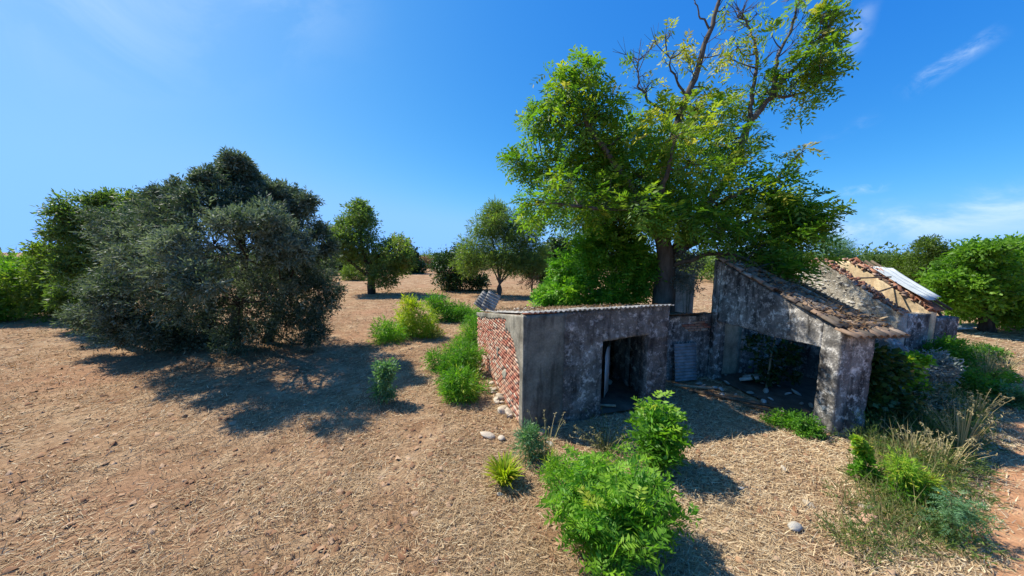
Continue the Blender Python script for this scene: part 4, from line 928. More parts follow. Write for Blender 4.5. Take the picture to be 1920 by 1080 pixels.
grow('almond_tree', 'upright many-stemmed willowy tree behind the hut', 'tree', g, Yg,
     [(930, 415, 24, 1), (905, 430, 26, 1), (955, 425, 26, 1), (980, 445, 26, 1), (890, 460, 26, 1), (930, 455, 36, 1), (965, 475, 34, 1), (995, 475, 22, 1), (900, 490, 28, 1, .1), (935, 495, 24, .8), (975, 500, 22, .8), (880, 495, 18, 1, .1), (925, 398, 12, .8), (1000, 500, 18, .9)], 'greygreen', sp6n, 0.66, 91, 12, 44, .26, .4, r=.06, tint0=.52, bark='bark',
     trunk=[([g - [0, 0, .1], g + D(937, 520, Yg) * 0 + [0, 0, 1.2], D(x, y, Yg)], .13, .05) for x, y in ((900, 460), (920, 440), (945, 430), (975, 460), (990, 480), (930, 470))], dy=1.2)
def simplebush(name, label, x, y, lob, mat, style, leaf, seed, t0=.4, cat='bush', **k):
    g = gp(x, y); return grow(name, label, cat, g, g[1], lob, mat, style, leaf, seed, tint0=t0, bark='bark', **k)
simplebush('carob_bush', 'dense dark green bush left of the willowy tree', 848, 547, [(835, 525, 24), (860, 520, 26), (845, 500, 24), (870, 500, 22), (825, 500, 14), (860, 482, 18), (885, 525, 22), (900, 530, 16), (850, 535, 20)], 'dark', sp5b, .40, 92, .5, clumps=12, per=30, r=.06)
simplebush('shrub', 'small round green shrub under the leaning almond', 664, 532, [(660, 515, 14), (672, 522, 12), (650, 522, 12)], 'yellowgreen', sp5, .40, 93, .3)
simplebush('dry_shrub', 'thin brown twiggy shrub behind the hut roof', 998, 556, [(995, 528, 14, .35), (1010, 522, 12, .3), (985, 535, 10, .3), (1000, 510, 8, .3)], 'brownleaf', sp5, .34, 94, .5, r=.05)
simplebush('carob_tree', 'dark round tree between the willowy tree and the bright bush', 1040, 542, [(1035, 480, 26), (1055, 500, 26), (1030, 510, 22), (1045, 462, 18), (1065, 480, 18), (1040, 525, 20), (1020, 490, 14)], 'dark', sp5b, .50, 95, .55, 'tree', clumps=12, r=.1)
simplebush('carob_tree', 'dark broad tree behind the leaning almond', 762, 518, [(760, 492, 16), (775, 498, 14), (748, 500, 14), (768, 482, 10), (782, 505, 10)], 'dark', sp5b, .7, 96, .5, 'tree', clumps=10, r=.1)
simplebush('orange_shrub', 'small rusty brown shrub far down the field', 802, 507, [(800, 492, 9), (806, 497, 8)], 'brownleaf', sp5, .6, 97, .8, r=.06)
simplebush('carob_tree', 'dark tree seen past the olive behind the almond', 640, 522, [(638, 500, 16), (625, 505, 16), (655, 505, 12), (632, 488, 10)], 'dark', sp5b, .6, 98, .5, 'tree', r=.1)
# right-hand side
g = gp(1852, 606); Yg = g[1]
grow('carob_tree', 'dense round bright green tree on a short trunk beyond the cottage', 'tree', g, Yg,
     [(1800, 500, 34), (1830, 475, 34), (1870, 470, 36), (1910, 472, 36), (1950, 480, 40), (1800, 530, 34), (1840, 520, 44), (1890, 520, 46), (1940, 525, 44), (1820, 555, 30), (1870, 560, 36), (1920, 565, 34), (1785, 515, 22), (1785, 545, 18), (1850, 495, 44, 1, 0, 2.5), (1910, 510, 44, 1, 0, 2.5), (1990, 520, 50), (1980, 560, 40), (1900, 455, 22), (1845, 458, 18)], 'carob', sp5b, .32, 99, 17, 36, .24, .6, r=.1, tint0=.35, bark='bark_dark', dy=1.0,
     trunk=[([g - [0, 0, .1], D(1850, 585, Yg), D(1838, 560, Yg), D(1820, 530, Yg)], .34, .14), ([D(1850, 588, Yg), D(1875, 560, Yg), D(1890, 530, Yg)], .24, .1)])
simplebush('pepper_tree', 'pale grey-green tree top rising over the cottage roof', 1566, 545, [(1565, 448, 18), (1555, 462, 18), (1578, 465, 18), (1568, 485, 22), (1550, 490, 16), (1590, 490, 16)], 'bluegreen', sp6n, .45, 100, .6, 'tree', r=.1)
simplebush('cypress_oak', 'tall ragged olive-green tree left of the round tree', 1742, 545, [(1742, 445, 14), (1735, 465, 20), (1755, 470, 18), (1745, 490, 24), (1725, 495, 20), (1765, 500, 20), (1740, 515, 26), (1762, 525, 22)], 'yellowgreen', sp5, .45, 101, .12, 'tree', r=.1)
for k, (x, y, lob, mat, t0, lab) in enumerate((
    (1700, 540, [(1700, 490, 22), (1685, 500, 20), (1715, 500, 20), (1700, 515, 24), (1675, 515, 18)], 'yellowgreen', .2, 'round olive-green tree behind the metal roof sheets'),
    (1640, 535, [(1640, 485, 18), (1625, 490, 18), (1655, 490, 18), (1640, 505, 22), (1615, 500, 18), (1660, 508, 18)], 'greygreen', .2, 'dull green tree on the skyline above the cottage'),
    (1605, 530, [(1600, 490, 14), (1590, 500, 18), (1612, 500, 16)], 'olive', .7, 'grey-green tree on the skyline by the pale tree top'),
    (1785, 560, [(1780, 520, 20), (1790, 535, 20), (1770, 540, 18)], 'greygreen', .2, 'low green bush between the ragged tree and the round tree'))):
    simplebush('tree', lab, x, y, lob, mat, sp5, .5, 110 + k, t0, 'tree', r=.09)
simplebush('dry_shrub', 'grey twiggy scrub under the round tree', 1905, 598, [(1900, 580, 16, .5), (1880, 585, 12, .4), (1925, 582, 18, .5)], 'olive', sp5, .25, 115, .6, r=.03)

# ---- trees of the far field: copies of four grown trees
PROTO = []
def proto(name, mat, style, seed, H=4.0, leaf=.5, t0=.4, n=14):
    rng = np.random.default_rng(seed); root = thing(name, 'x tree', 'tree', (0, 0, 0), None)
    lob = [(np.array([rng.normal(0, .30) * H, rng.normal(0, .30) * H, H * rng.uniform(.38, .82)]), H * rng.uniform(.15, .24), 1.0, rng.normal(0, .05)) for _ in range(n)]
    wd = MB(); sk = [tube(wd, [(0, 0, -.2), (0.05 * H, 0, .2 * H), (0, .03 * H, .5 * H)], .05 * H, .02 * H, 7, 8, 0, rng, lump=.2)]
    limbs_to_lobes(wd, sk, lob, rng, .05); cr = MB(); foliage(cr, lob, rng, style, leaf, 9, 26, .28, .5, .25, .14, .85, None, .01, t0)
    part('trunk', wd, M['bark_dark'], root, True); part('crown', cr, M[mat], root); return root
PROTO = [proto('olive_tree', 'olive', sp5, 201, t0=.55), proto('almond_tree', 'greygreen', sp5, 202, t0=.25), proto('carob_tree', 'dark', sp5b, 203, t0=.45), proto('almond_tree', 'yellowgreen', sp5, 204, t0=.2)]
KIND = ['dusty grey-green olive', 'thin green almond tree', 'dark round carob', 'yellow-green field tree']
def copy_tree(src, loc, s, rz, label, group):
    o = src.copy(); COL.objects.link(o); o.location = tuple(loc); o.scale = (s * rng.uniform(.9, 1.2), s * rng.uniform(.9, 1.2), s); o.rotation_euler = (0, 0, rz)
    o['label'] = label; o['group'] = group
    for ch in src.children:
        c = ch.copy(); COL.objects.link(c); c.parent = o
    return o
rng = np.random.default_rng(77)
SPOTS = [(590, 505, 1.0, 2, 'behind the olive flank'), (612, 512, 1.0, 0, 'seen just past the great olive'), (715, 500, .9, 3, 'behind the leaning almond crown'), (785, 503, 1.0, 2, 'where the field narrows'), (770, 496, 1.1, 0, 'far down the open field'), (830, 505, 1.1, 2, 'above the dense dark bush'),
         (815, 500, 1.0, 1, 'at the end of the field lane'), (850, 498, 1.1, 0, 'behind the dense dark bush'), (885, 505, 1.0, 2, 'behind the willowy tree on its left'), (1010, 510, 1.2, 0, 'behind the willowy tree on its right'), (1060, 505, 1.1, 2, 'under the hanging left branches'), (1090, 512, 1.2, 1, 'behind the bright green bush'),
         (1150, 515, 1.3, 0, 'glimpsed left of the great trunk'), (1200, 520, 1.1, 2, 'glimpsed beside the great trunk'), (1560, 512, 1.0, 3, 'behind the cottage gable'), (1660, 510, 1.1, 1, 'over the cottage roof on the skyline'), (1710, 512, 1.1, 2, 'over the metal sheets on the skyline'), (1800, 520, 1.1, 0, 'behind the round tree'), (1880, 525, 1.1, 1, 'behind the crown of the round tree'), (1930, 520, 1.2, 3, 'at the right edge behind the round tree'),
         (60, 560, .8, 0, 'on the falling ground beyond the thicket'), (20, 545, .8, 2, 'beyond the low bush at the left edge'), (120, 545, .9, 1, 'between thicket and olive'), (540, 505, 1, 0, 'hidden deep behind the great olive')]
for i, (px, py, s, k, where) in enumerate(SPOTS):
    g = G(px, py); 
    if g[1] > 130 or g[1] < 0: g = D(px, py, 130)
    g[2] = th(g) - .1; src = PROTO[k]
    lab = KIND[k] + ' ' + where
    copy_tree(src, g, s * rng.uniform(.95, 1.15), rng.uniform(0, 6), lab, 'trees of the far field')
for p in PROTO:
    for ch in list(p.children): bpy.data.objects.remove(ch)
    bpy.data.objects.remove(p)
# woodland on the horizon that reads as one mass
rng = np.random.default_rng(78); m_ = MB()
n = 1500; ang = rng.uniform(-1.25, 1.25, n); rad = 62 + 240 * rng.random(n) ** 2.0; cx, cy = np.sin(ang) * rad, np.cos(ang) * rad; cz = terrain(cx, cy)
lobw = []
for i in range(n):
    if -0.62 < ang[i] < -0.02 and rad[i] < (125 if abs(ang[i] + .33) < .05 else 84): continue
    s = rng.uniform(1.7, 2.9) if rad[i] < 150 else rng.uniform(2.2, 3.6)
    lobw.append((np.array([cx[i], cy[i], cz[i] + s * .95]), s * 1.25, 1.0, rng.normal(.05 + .12 * (ang[i] > .4), .15)))
foliage(m_, lobw, rng, lambda mb, P, Dv, L, rng, tint=None: blades3(mb, P, Dv, unit(rng.normal(0, 1, P.shape)), L, L * .6, tint), .55, 7, 20, .32, .5, .2, .14, .8, None, .01, .4)
tag(solo('distant_woodland', m_, M['wood_leaf'], (0, 150, 0)), 'dark low woodland along the horizon', kind='stuff')

RUIN = [np.array([HA, HC, HD, HB]), np.array([F0, F0 + ax * 3.5, F1 + ax * 3.5, F1]), np.array([Q0, Q0 + aq * 3.2, Q0 + aq * 3.2 + eq * 3.9, Q0 + eq * 3.9])]
def outside(x, y):
    ok = np.ones(len(x), bool)
    for q in RUIN:
        ins = np.ones(len(x), bool); c = q.mean(0)
        for i in range(4):
            a, b = q[i], q[(i + 1) % 4]; nn = np.array([-(b - a)[1], (b - a)[0]]); sg = np.sign((c - a) @ nn)
            ins &= ((x - a[0]) * nn[0] + (y - a[1]) * nn[1]) * sg > 0
        ok &= ~ins
    return ok

# ---- bushes and plants round the ruin
def plant(name, label, cat, x, y, lob, mat, style, leaf, seed, t0=.45, Y=None, base=None, **k):
    g = np.array(base, float) if base is not None else G(x, y); g[2] = th(g)
    kk = dict(clumps=9, per=16, sigma=.30, shell=.4, r=.012, bark='stem', stem='stem', crown='leaves'); kk.update(k)
    return grow(name, label, cat, g, Y or g[1], lob, mat, style, leaf, seed, tint0=t0, **kk)
plant('bright_shrub', 'large bright green bush rising behind the hut roof below the great tree', 'bush', 0, 0,
      [(1120, 450, 26), (1090, 475, 28), (1145, 475, 32), (1065, 505, 26), (1110, 510, 38), (1160, 510, 36), (1195, 480, 24), (1200, 500, 22), (1050, 545, 26), (1090, 545, 32), (1140, 550, 30), (1180, 535, 24), (1130, 430, 14), (1175, 455, 18), (1030, 555, 16), (1075, 565, 26), (1120, 575, 26), (1160, 570, 20)], 'bright', pin4, .42, 301, .52, Y=13.5, base=(3.6, 14.9, 0), clumps=12, per=22, r=.04, dy=.7, bark='bark')
SHR = (1.50, 4.24, 0)
plant('feathery_weed', 'fine green weed with yellowing tip behind the big feathery shrub', 'plant', 1140, 930, [(1125, 880, 22, 1, .1), (1140, 900, 24, 1), (1112, 872, 12, 1, .5), (1150, 890, 16), (1128, 915, 22)], 'bright', pin6, .16, 304, .35, clumps=8, per=13)
plant('weed', 'small green weed at the left edge of the feathery shrub', 'plant', 1045, 925, [(1043, 885, 14), (1048, 903, 14), (1040, 872, 8, 1, .2)], 'bright', sp6n, .16, 305, .5, per=12)
def shoots(name, label, cat, c, n, h, spread, r0, leaf, mat, seed, pairs=6, lw=.3, per=15, t0=.4, lo=.22):
    """shrub of separate upright leafy stems that lean outwards, youngest leaves palest"""
    rng = np.random.default_rng(seed); c = np.array(c, float); c[2] = th(c); root = thing(name, label, cat, c); wd = MB(); cr = MB()
    for k in range(n):
        a = k * 2.39996 + rng.normal(0, .3); fr = math.sqrt((k + .5) / n); b = c + np.array([cos(a) * r0 * fr, sin(a) * r0 * fr, -.05])
        hh = h * (1.0 - .38 * fr ** 2) * rng.uniform(.72, 1.12); out = spread * fr * rng.uniform(.6, 1.1); tip = b + np.array([cos(a) * out, sin(a) * out, hh])
        L = tube(wd, [b, b + np.array([cos(a) * out * .3, sin(a) * out * .3, hh * .5]), tip], .012, .004, 5, 12)
        t = np.linspace(lo, 1.0, per) ** .8; P = np.stack([np.interp(t * 11, np.arange(12), L[:, i]) for i in range(3)], -1)
        an = np.arange(per) * 2.4 + rng.uniform(0, 6); up_ = .15 + .9 * t ** 2
        Dv = unit(np.stack([np.cos(an), np.sin(an), up_], -1) + rng.normal(0, .15, (per, 3)))
        ln = leaf * (.65 + .6 * np.sin(np.clip(t, 0, 1) * 2.6)) * rng.uniform(.8, 1.2, per)
        pinnate(cr, P, Dv, ln, rng, pairs, lw, .40, .45, np.clip(t0 + rng.normal(0, .10) + .38 * np.clip(t - .72, 0, 1) / .28 * rng.uniform(.3, 1) + rng.normal(0, .08, per), 0, 1))
    part('stem', wd, M['stem'], root, True); part('leaves', cr, M[mat], root); return root
def grasstuft(name, label, cat, c, n, h, spread, mat, seed, t0=.5, width=.012, arch=.5, tsd=.2, parent_kind=None, seeds=False):
    rng = np.random.default_rng(seed); c = np.array(c, float); c[2] = th(c); m_ = MB()
    a = rng.uniform(0, 2 * pi, n); r0 = rng.uniform(0, .35, n) * spread; hh = h * rng.uniform(.5, 1.1, n); lean = rng.uniform(.1, 1, n) * spread
    P = [c + np.stack([np.cos(a) * (r0 + lean * t ** 1.4), np.sin(a) * (r0 + lean * t ** 1.4), hh * (t - arch * .45 * t ** 2.5)], -1) for t in (0, .35, .7, 1.0)]
    S = np.stack([-np.sin(a), np.cos(a), 0 * a], -1); w = width * rng.uniform(.6, 1.3, n)[:, None]; tt = np.clip(t0 + rng.normal(0, tsd, n), 0, 1)
    V = np.stack([P[0] - S * w, P[0] + S * w, P[1] - S * w, P[1] + S * w, P[2] - S * w * .8, P[2] + S * w * .8, P[3] - S * w * .15, P[3] + S * w * .15], 1).reshape(-1, 3)
    i = np.arange(n)[:, None] * 8; F = np.concatenate([i + [0, 1, 3, 2], i + [2, 3, 5, 4], i + [4, 5, 7, 6]]); m_.add(V, F, np.tile(tt, 3))
    if seeds:
        for k in range(6):
            Q = P[3] * (1 - k * .05) + P[2] * k * .05
            diamonds(m_, Q, unit(rng.normal(0, .6, Q.shape) + [0, 0, -.3]), sphere_dirs(n, rng), .05, .014, np.clip(tt + .2, 0, 1))
    o = solo(name, m_, M[mat], c); return tag(o, label, cat)
for (bx, by, rr, nn_, lab) in ((1.40, 4.25, .75, 420, 'dry fallen leaves under the big feathery shrub'), (2.86, 6.0, .5, 200, 'dry fallen leaves under the sapling')):
    rr_ = np.random.default_rng(int(bx * 100)); q_ = np.stack([bx + rr_.normal(0, rr, nn_), by + rr_.normal(0, rr * .8, nn_)], -1); m_ = MB()
    diamonds(m_, np.column_stack([q_, terrain(q_[:, 0], q_[:, 1]) + .025]), unit(rr_.normal(0, 1, (nn_, 3)) * [1, 1, .3]), unit(rr_.normal(0, .4, (nn_, 3)) + [0, 0, 1]), rr_.uniform(.03, .07, nn_), rr_.uniform(.012, .025, nn_), rr_.random(nn_))
    tag(solo('leaf_litter', m_, M['brownleaf'], (bx, by, 0)), lab, kind='stuff')
shoots('feathery_shrub', 'big feathery green shrub filling the near foreground', 'bush', SHR, 60, 1.32, .66, .40, .25, 'bright', 303, 7, .28, 18, .42)
shoots('sapling', 'bushy bright green sapling with yellow tips standing before the hut doorway', 'sapling', G(1235, 872), 17, 1.50, .36, .16, .30, 'bright', 302, 5, .42, 18, .42, .15)
grasstuft('yellow_weed', 'yellow-green strappy weed standing alone left of the feathery shrub', 'plant', G(952, 905), 260, .62, .38, 'yellow', 306, .42, .016, .8, .25)
plant('weed', 'blue-green leafy weed at the foot of the hut corner', 'plant', 1002, 862, [(1000, 820, 14), (996, 838, 16), (1010, 848, 14), (992, 812, 8)], 'bluegreen', sp6n, .18, 307, .5, per=12)
grasstuft('dry_weed', 'arching dry seed stalks beside the hut corner', 'plant', G(1030, 858), 26, 1.05, .55, 'weedgrass', 308, .7, .007, .35, .15, seeds=True)
grasstuft('dry_grass_tuft', 'arching grey-green grass tuft before the hut front wall', 'grass tuft', G(1140, 850), 90, .85, .75, 'weedgrass', 309, .45, .007, .7, .2, seeds=True)
plant('weed', 'upright blue-green weed alone at the edge of the olive shade', 'plant', 723, 757, [(722, 700, 7), (719, 714, 9), (727, 720, 8), (721, 736, 10), (728, 744, 8), (717, 692, 5), (728, 696, 6)], 'bluegreen', sp5, .19, 310, .6, clumps=8, per=12)
plant('yellow_shrub', 'yellow-green bush in the field between the olive and the hut', 'bush', 775, 636, [(772, 585, 18, 1, .1), (795, 595, 20, 1, .05), (780, 610, 24), (758, 605, 16, 1, .1), (802, 615, 16), (760, 625, 18), (785, 628, 18), (765, 575, 8, 1, .2)], 'yellow', sp6n, .34, 311, .35, per=18, rs=.8)
plant('weed', 'low green clump left of the yellow-green bush', 'plant', 728, 646, [(722, 622, 16), (740, 630, 15), (715, 635, 12), (735, 642, 14)], 'bright', sp6n, .34, 312, .55, per=15)
plant('weed', 'small reddish-tipped weed right of the yellow-green bush', 'plant', 815, 638, [(812, 628, 10, .8, .3), (822, 630, 9, .8, .4)], 'yellow', sp6n, .26, 313, .6, per=10)
plant('weed', 'long low green bush running towards the hut behind the yellow one', 'bush', 845, 602, [(822, 575, 13), (840, 583, 15), (860, 588, 14), (880, 588, 15), (830, 592, 12), (855, 598, 12), (890, 598, 14), (815, 568, 9)], 'bright', sp6n, .42, 314, .38, per=16)
for k, (x, y, lob, lab, t0) in enumerate((
    (892, 650, [(884, 620, 16), (878, 640, 16), (890, 640, 14), (888, 605, 12)], 'tall green weeds at the far end of the brick wall', .35),
    (872, 700, [(868, 665, 18), (852, 680, 18), (878, 684, 18), (862, 695, 18), (888, 668, 14), (845, 692, 12)], 'thick green weeds beside the middle of the brick wall', .42),
    (872, 752, [(868, 715, 18), (858, 728, 16), (880, 730, 16), (870, 742, 16), (855, 712, 12)], 'bright narrow-leaved weeds at the near end of the weed row', .5),
    (822, 692, [(818, 676, 11), (826, 682, 11)], 'small separate green weed left of the weed row', .45))):
    plant('weed', lab, 'plant', x, y, lob, 'bright', sp6n, .26, 320 + k, t0, group='weeds beside the brick wall', per=14, rs=.82)
grasstuft('green_tuft', 'green grass seen over the far edge of the hut roof', 'grass tuft', D(960, 566, 20) * [1, 1, 0], 500, .7, 1.9, 'bright', 330, .5, .03, .6)
# right of the corner pier
plant('ivy_shrub', 'dark broad-leaved climber heaped against the corner pier', 'climber', 0, 0, [(1632, 650, 22), (1655, 665, 26), (1640, 690, 30), (1665, 700, 26), (1632, 725, 28), (1660, 735, 28), (1645, 765, 26), (1620, 760, 20), (1625, 690, 22), (1670, 680, 14)], 'dark', broad, .13, 340, .5, Y=7.7, base=(8.75, 7.6, 0), clumps=12, per=40, r=.02, bark='bark')
plant('shoots', 'pale leafy shoots beside the great trunk in front of the rear wall', 'plant', 0, 0, [(1286, 505, 16), (1300, 485, 14), (1276, 485, 14), (1290, 530, 14), (1272, 520, 10)], 'silver', sp5, .22, 343, .3, Y=12.4, base=(6.75, 12.4, 0), clumps=8, per=14)
plant('vine', 'bright green vine with broad leaves beside the dark climber', 'climber', 0, 0, [(1690, 668, 18), (1712, 680, 18), (1680, 700, 18), (1700, 710, 20), (1722, 665, 14), (1690, 735, 16), (1715, 725, 16)], 'bright', broad, .11, 341, .5, Y=8.3, base=(9.9, 8.2, 0), clumps=10, per=34, r=.015)
plant('silver_shrub', 'silvery grey-leaved shrub in the weeds beyond the vine', 'bush', 0, 0, [(1730, 672, 16), (1752, 668, 18), (1770, 672, 14), (1742, 685, 15), (1765, 690, 13)], 'silver', sp5, .16, 342, .5, Y=8.8, base=(11.5, 8.9, 0), clumps=9, per=24)
for k, (x, y, lob, mat, t0, lab) in enumerate((
    (1790, 690, [(1775, 645, 16), (1790, 660, 18), (1760, 645, 14), (1805, 650, 12), (1785, 632, 9)], 'bright', .3, 'green weed mound behind the silvery shrub'),
    (1725, 660, [(1715, 645, 14), (1735, 640, 14), (1700, 650, 12), (1745, 652, 12)], 'bright', .3, 'green weeds along the foot of the cottage'),
    (1830, 730, [(1815, 690, 14), (1830, 705, 16), (1812, 715, 14), (1845, 712, 12)], 'bright', .2, 'green clump by the track below the tall pale grass'),
    (1870, 700, [(1862, 690, 14), (1878, 694, 12), (1850, 698, 10)], 'bright', .35, 'low green weed at the edge of the orange track'),
    (1745, 770, [(1735, 720, 18, .8), (1755, 735, 18, .8), (1725, 745, 16, .8), (1765, 750, 16, .8)], 'olive', .9, 'grey-green weed heap in the middle of the weedy strip'),
    (1690, 790, [(1680, 760, 15, .7), (1700, 770, 16, .7), (1710, 752, 12, .7)], 'weedgrass', .3, 'dull dry weed below the bright vine'),
    (1860, 660, [(1850, 645, 10), (1865, 650, 10), (1838, 648, 9)], 'bright', .3, 'green weed beyond the tall pale grass'),
    (1905, 745, [(1900, 725, 12), (1915, 732, 12)], 'bluegreen', .5, 'green tuft on the track at the right edge'))):
    plant('weed', lab, 'plant', x, y, lob, mat, sp5, .20, 350 + k, t0, group='weeds right of the ruin', per=20)
plant('weed', 'upright green weed with yellow top below the corner pier', 'plant', 1628, 895, [(1622, 828, 9, 1, .4), (1628, 845, 12, 1, .1), (1632, 865, 14), (1620, 875, 12), (1640, 880, 10), (1612, 815, 6, 1, .5)], 'bright', broad, .07, 361, .45, per=22)
plant('weed', 'yellow-topped green weed right of the upright one', 'plant', 1700, 930, [(1690, 860, 12, 1, .45), (1702, 880, 14, 1, .3), (1715, 895, 16), (1695, 905, 16), (1712, 920, 14), (1725, 880, 9, 1, .4)], 'bright', sp6n, .16, 362, .45, per=16)
plant('weed', 'reddish-leaved weed beside the yellow-topped one', 'plant', 1745, 935, [(1740, 890, 12, 1, .35), (1752, 905, 13, 1, .3), (1738, 915, 13), (1758, 925, 12)], 'yellow', broad, .06, 363, .5, per=22)
plant('weed', 'grey-green feathery weed by the orange track', 'plant', 1795, 1000, [(1790, 930, 20, .8), (1810, 955, 22, .8), (1780, 965, 20, .8), (1800, 990, 20, .8), (1835, 945, 14, .7), (1775, 1000, 12, .7)], 'bluegreen', pin6, .13, 364, .5, per=10)
plant('weed', 'low green weed at the foot of the corner pier', 'plant', 1522, 808, [(1515, 785, 12), (1528, 795, 10), (1505, 798, 9)], 'bright', sp5, .14, 365, .35, per=14)
plant('weed', 'low green weed creeping before the farmhouse opening', 'plant', 1475, 790, [(1470, 778, 12), (1490, 774, 11), (1455, 784, 9)], 'bright', sp5, .14, 366, .35, per=14)
plant('shade_shrub', 'dark shrub growing inside the farmhouse room', 'bush', 0, 0, [(1430, 640, 22), (1450, 665, 24), (1480, 655, 22), (1470, 690, 20), (1440, 695, 18)], 'dark', broad, .12, 367, .4, Y=9.9, base=(8.3, 9.9, 0), clumps=9, per=26, r=.015, bark='bark')
m_ = MB(); a_ = G(1440, 722); a_[2] = .05; tube(m_, [a_, D(1448, 660, a_[1]), D(1462, 590, a_[1] + .1)], .035, .02, 6); tag(solo('pole', m_, M['drystem'], a_), 'thin pale pole standing in the farmhouse opening', 'pole')
for k, (x, y, n, h, s, lab) in enumerate(((1805, 840, 70, 1.25, .5, 'tall pale dry grass in the middle of the weeds'), (1850, 700, 80, 1.3, .6, 'tall yellow grass stems near the round tree'), (1770, 870, 50, .9, .5, 'pale grass clump above the reddish weed'), (1715, 850, 40, .8, .5, 'thin dry grass behind the yellow-topped weed'), (1832, 775, 60, .9, .5, 'pale dry tuft at the edge of the track'), (1885, 690, 50, 1.0, .5, 'dry yellow tuft by the track bend'))):
    grasstuft('dry_grass_tuft', lab, 'grass tuft', G(x, y), n, h, s, 'weedgrass', 370 + k, .85, .008, .35, .12, seeds=True)

rng = np.random.default_rng(93); m_ = MB(); lw_ = []
for pts, wid, nn_ in (([(893, 600), (880, 640), (862, 690), (872, 745)], .55, 90), ([(815, 578), (850, 590), (890, 592)], 1.0, 60), ([(735, 640), (770, 632), (815, 634)], .6, 26)):
    L_ = smoothline([G(a, b) for a, b in pts], 40)
    for k in range(nn_):
        q_ = L_[rng.integers(40)] + np.array([rng.normal(0, wid * .6), rng.normal(0, wid * .5), 0]); lw_.append((np.array([q_[0], q_[1], th(q_) + rng.uniform(.02, .16)]), rng.uniform(.14, .3), 1.0, rng.normal(0, .2)))
lw_ = [l for l in lw_ if outside(np.array([l[0][0] + .25]), np.array([l[0][1]]))[0]]
foliage(m_, lw_, rng, sp6n, .26, 5, 8, .4, .3, .3, .2, .7, None, .01, .5)
tag(solo('green_cover', m_, M['bright'], (-1, 10, 0)), 'low spreading green weeds in the straw left of the hut', kind='stuff')

# ---- loose stones in the grass
for k, (px, py, s, lab, me) in enumerate(((917, 819, .17, 'large pale stone lying left of the hut corner', ROCKS[0]), (945, 822, .12, 'flat buff stone beside the large pale stone', ROCKS[1]), (1635, 964, .13, 'rounded pink stone in the straw at the right', None),
    (1524, 940, .09, 'flat pale stone left of the pink stone', ROCKS[2]), (1498, 982, .12, 'grey-white stone below the flat pale one', ROCKG[1]), (1630, 942, .10, 'thin flat stone above the pink stone', ROCKS[3]), (1020, 812, .12, 'reddish stone at the foot of the hut corner weed', None), (1037, 832, .09, 'white stone in the dry stalks by the hut', ROCKG[2]),
    (1068, 864, .08, 'pale stone on the shadow edge before the hut', ROCKS[4]), (1395, 910, .06, 'small white stone in the straw right of the sapling', ROCKG[0]), (1475, 872, .08, 'buff stone in the straw before the opening', ROCKS[5]), (945, 930, .06, 'small pale stone under the yellow weed', ROCKS[2]), (735, 640, .06, 'small stone by the low green clump', ROCKS[1]),
    (1800, 735, .16, 'pale limestone lump in the weedy bank', ROCKG[3]), (1828, 752, .13, 'second pale lump lower in the weedy bank', ROCKG[4]), (1775, 800, .10, 'small pale stone deep in the weedy strip', ROCKG[1]), (575, 764, .05, 'tiny stone near the olive shadow edge', ROCKS[0]))):
    g = G(px, py); g[2] = th(g) + s * .25
    if me is None: me = rock_mesh('stone', 60 + k, M['pinkstone'], 3, (1, .8, .7), .12)
    tag(place('stone', me, g, (s * 1.2, s, s * .85), (.1, .15, k * 1.7)), lab, 'stone', 'loose stones in the straw')
rng = np.random.default_rng(91)

# ---- cut straw over the whole near field
def scatter(n, r0, r1, half=1.22):
    a = rng.uniform(-half, half, n); r = np.exp(rng.uniform(math.log(r0), math.log(r1), n)); return np.sin(a) * r, np.cos(a) * r
x, y = scatter(480000, 2.6, 42); P3 = np.stack([x, y, 0 * x], -1)
dens = 0.62 + 0.75 * fbm(P3, .55, 21, 3) + .35 * fbm(P3, 2.2, 22, 2)
dens = np.where((x > 2) & (y < 9), dens + .25, dens)
WT = smoothline([G(a, b)[:2].tolist() + [0] for a, b in ((790, 1120), (768, 1060), (745, 900), (790, 775), (705, 660), (690, 600), (720, 560))], 60)
wd_ = np.full(len(x), 9.0)
for q_ in WT: wd_ = np.minimum(wd_, np.hypot(x - q_[0], y - q_[1]))
dens = dens - .75 * np.clip(1 - wd_ / .55, 0, 1) - .18 * np.clip(-x / 3, 0, 1)
td = track_dist(x, y); k = (rng.random(len(x)) < np.clip(dens, .10, 1)) & outside(x, y) & (td > 1.2 + rng.normal(0, .35, len(x)))
x, y, P3 = x[k], y[k], P3[k]; n = len(x); R = np.hypot(x, y)
Z_ = terrain(x, y) + np.abs(rng.normal(0, .018, n)) + .004
sw = 2.2 * fbm(P3, .22, 23, 2); an = sw + rng.normal(0, .9, n)
tilt = rng.normal(.06, .16, n) + (rng.random(n) < .06) * rng.uniform(.2, .9, n)
Dv = np.stack([np.cos(an) * np.cos(tilt), np.sin(an) * np.cos(tilt), np.sin(tilt)], -1)
L = rng.uniform(.05, .19, n) * (1 + R / 45); w = .0046 * (1 + R / 7) * rng.uniform(.6, 1.5, n)
tn = np.clip(.47 + .20 * np.clip((x - .5) / 2, 0, 1) + .22 * fbm(P3, .8, 24, 3) + .15 * fbm(P3, .15, 28, 2) + rng.normal(0, .20, n), 0, 1)
m_ = MB(); blades3(m_, np.stack([x, y, Z_], -1), Dv, unit(np.stack([rng.normal(0, .5, n), rng.normal(0, .5, n), np.ones(n)], -1)), L, w * 1.25, tn)
tag(solo('straw', m_, M['straw'], (0, 5, 0)), 'cut dry straw lying over the field', kind='stuff')
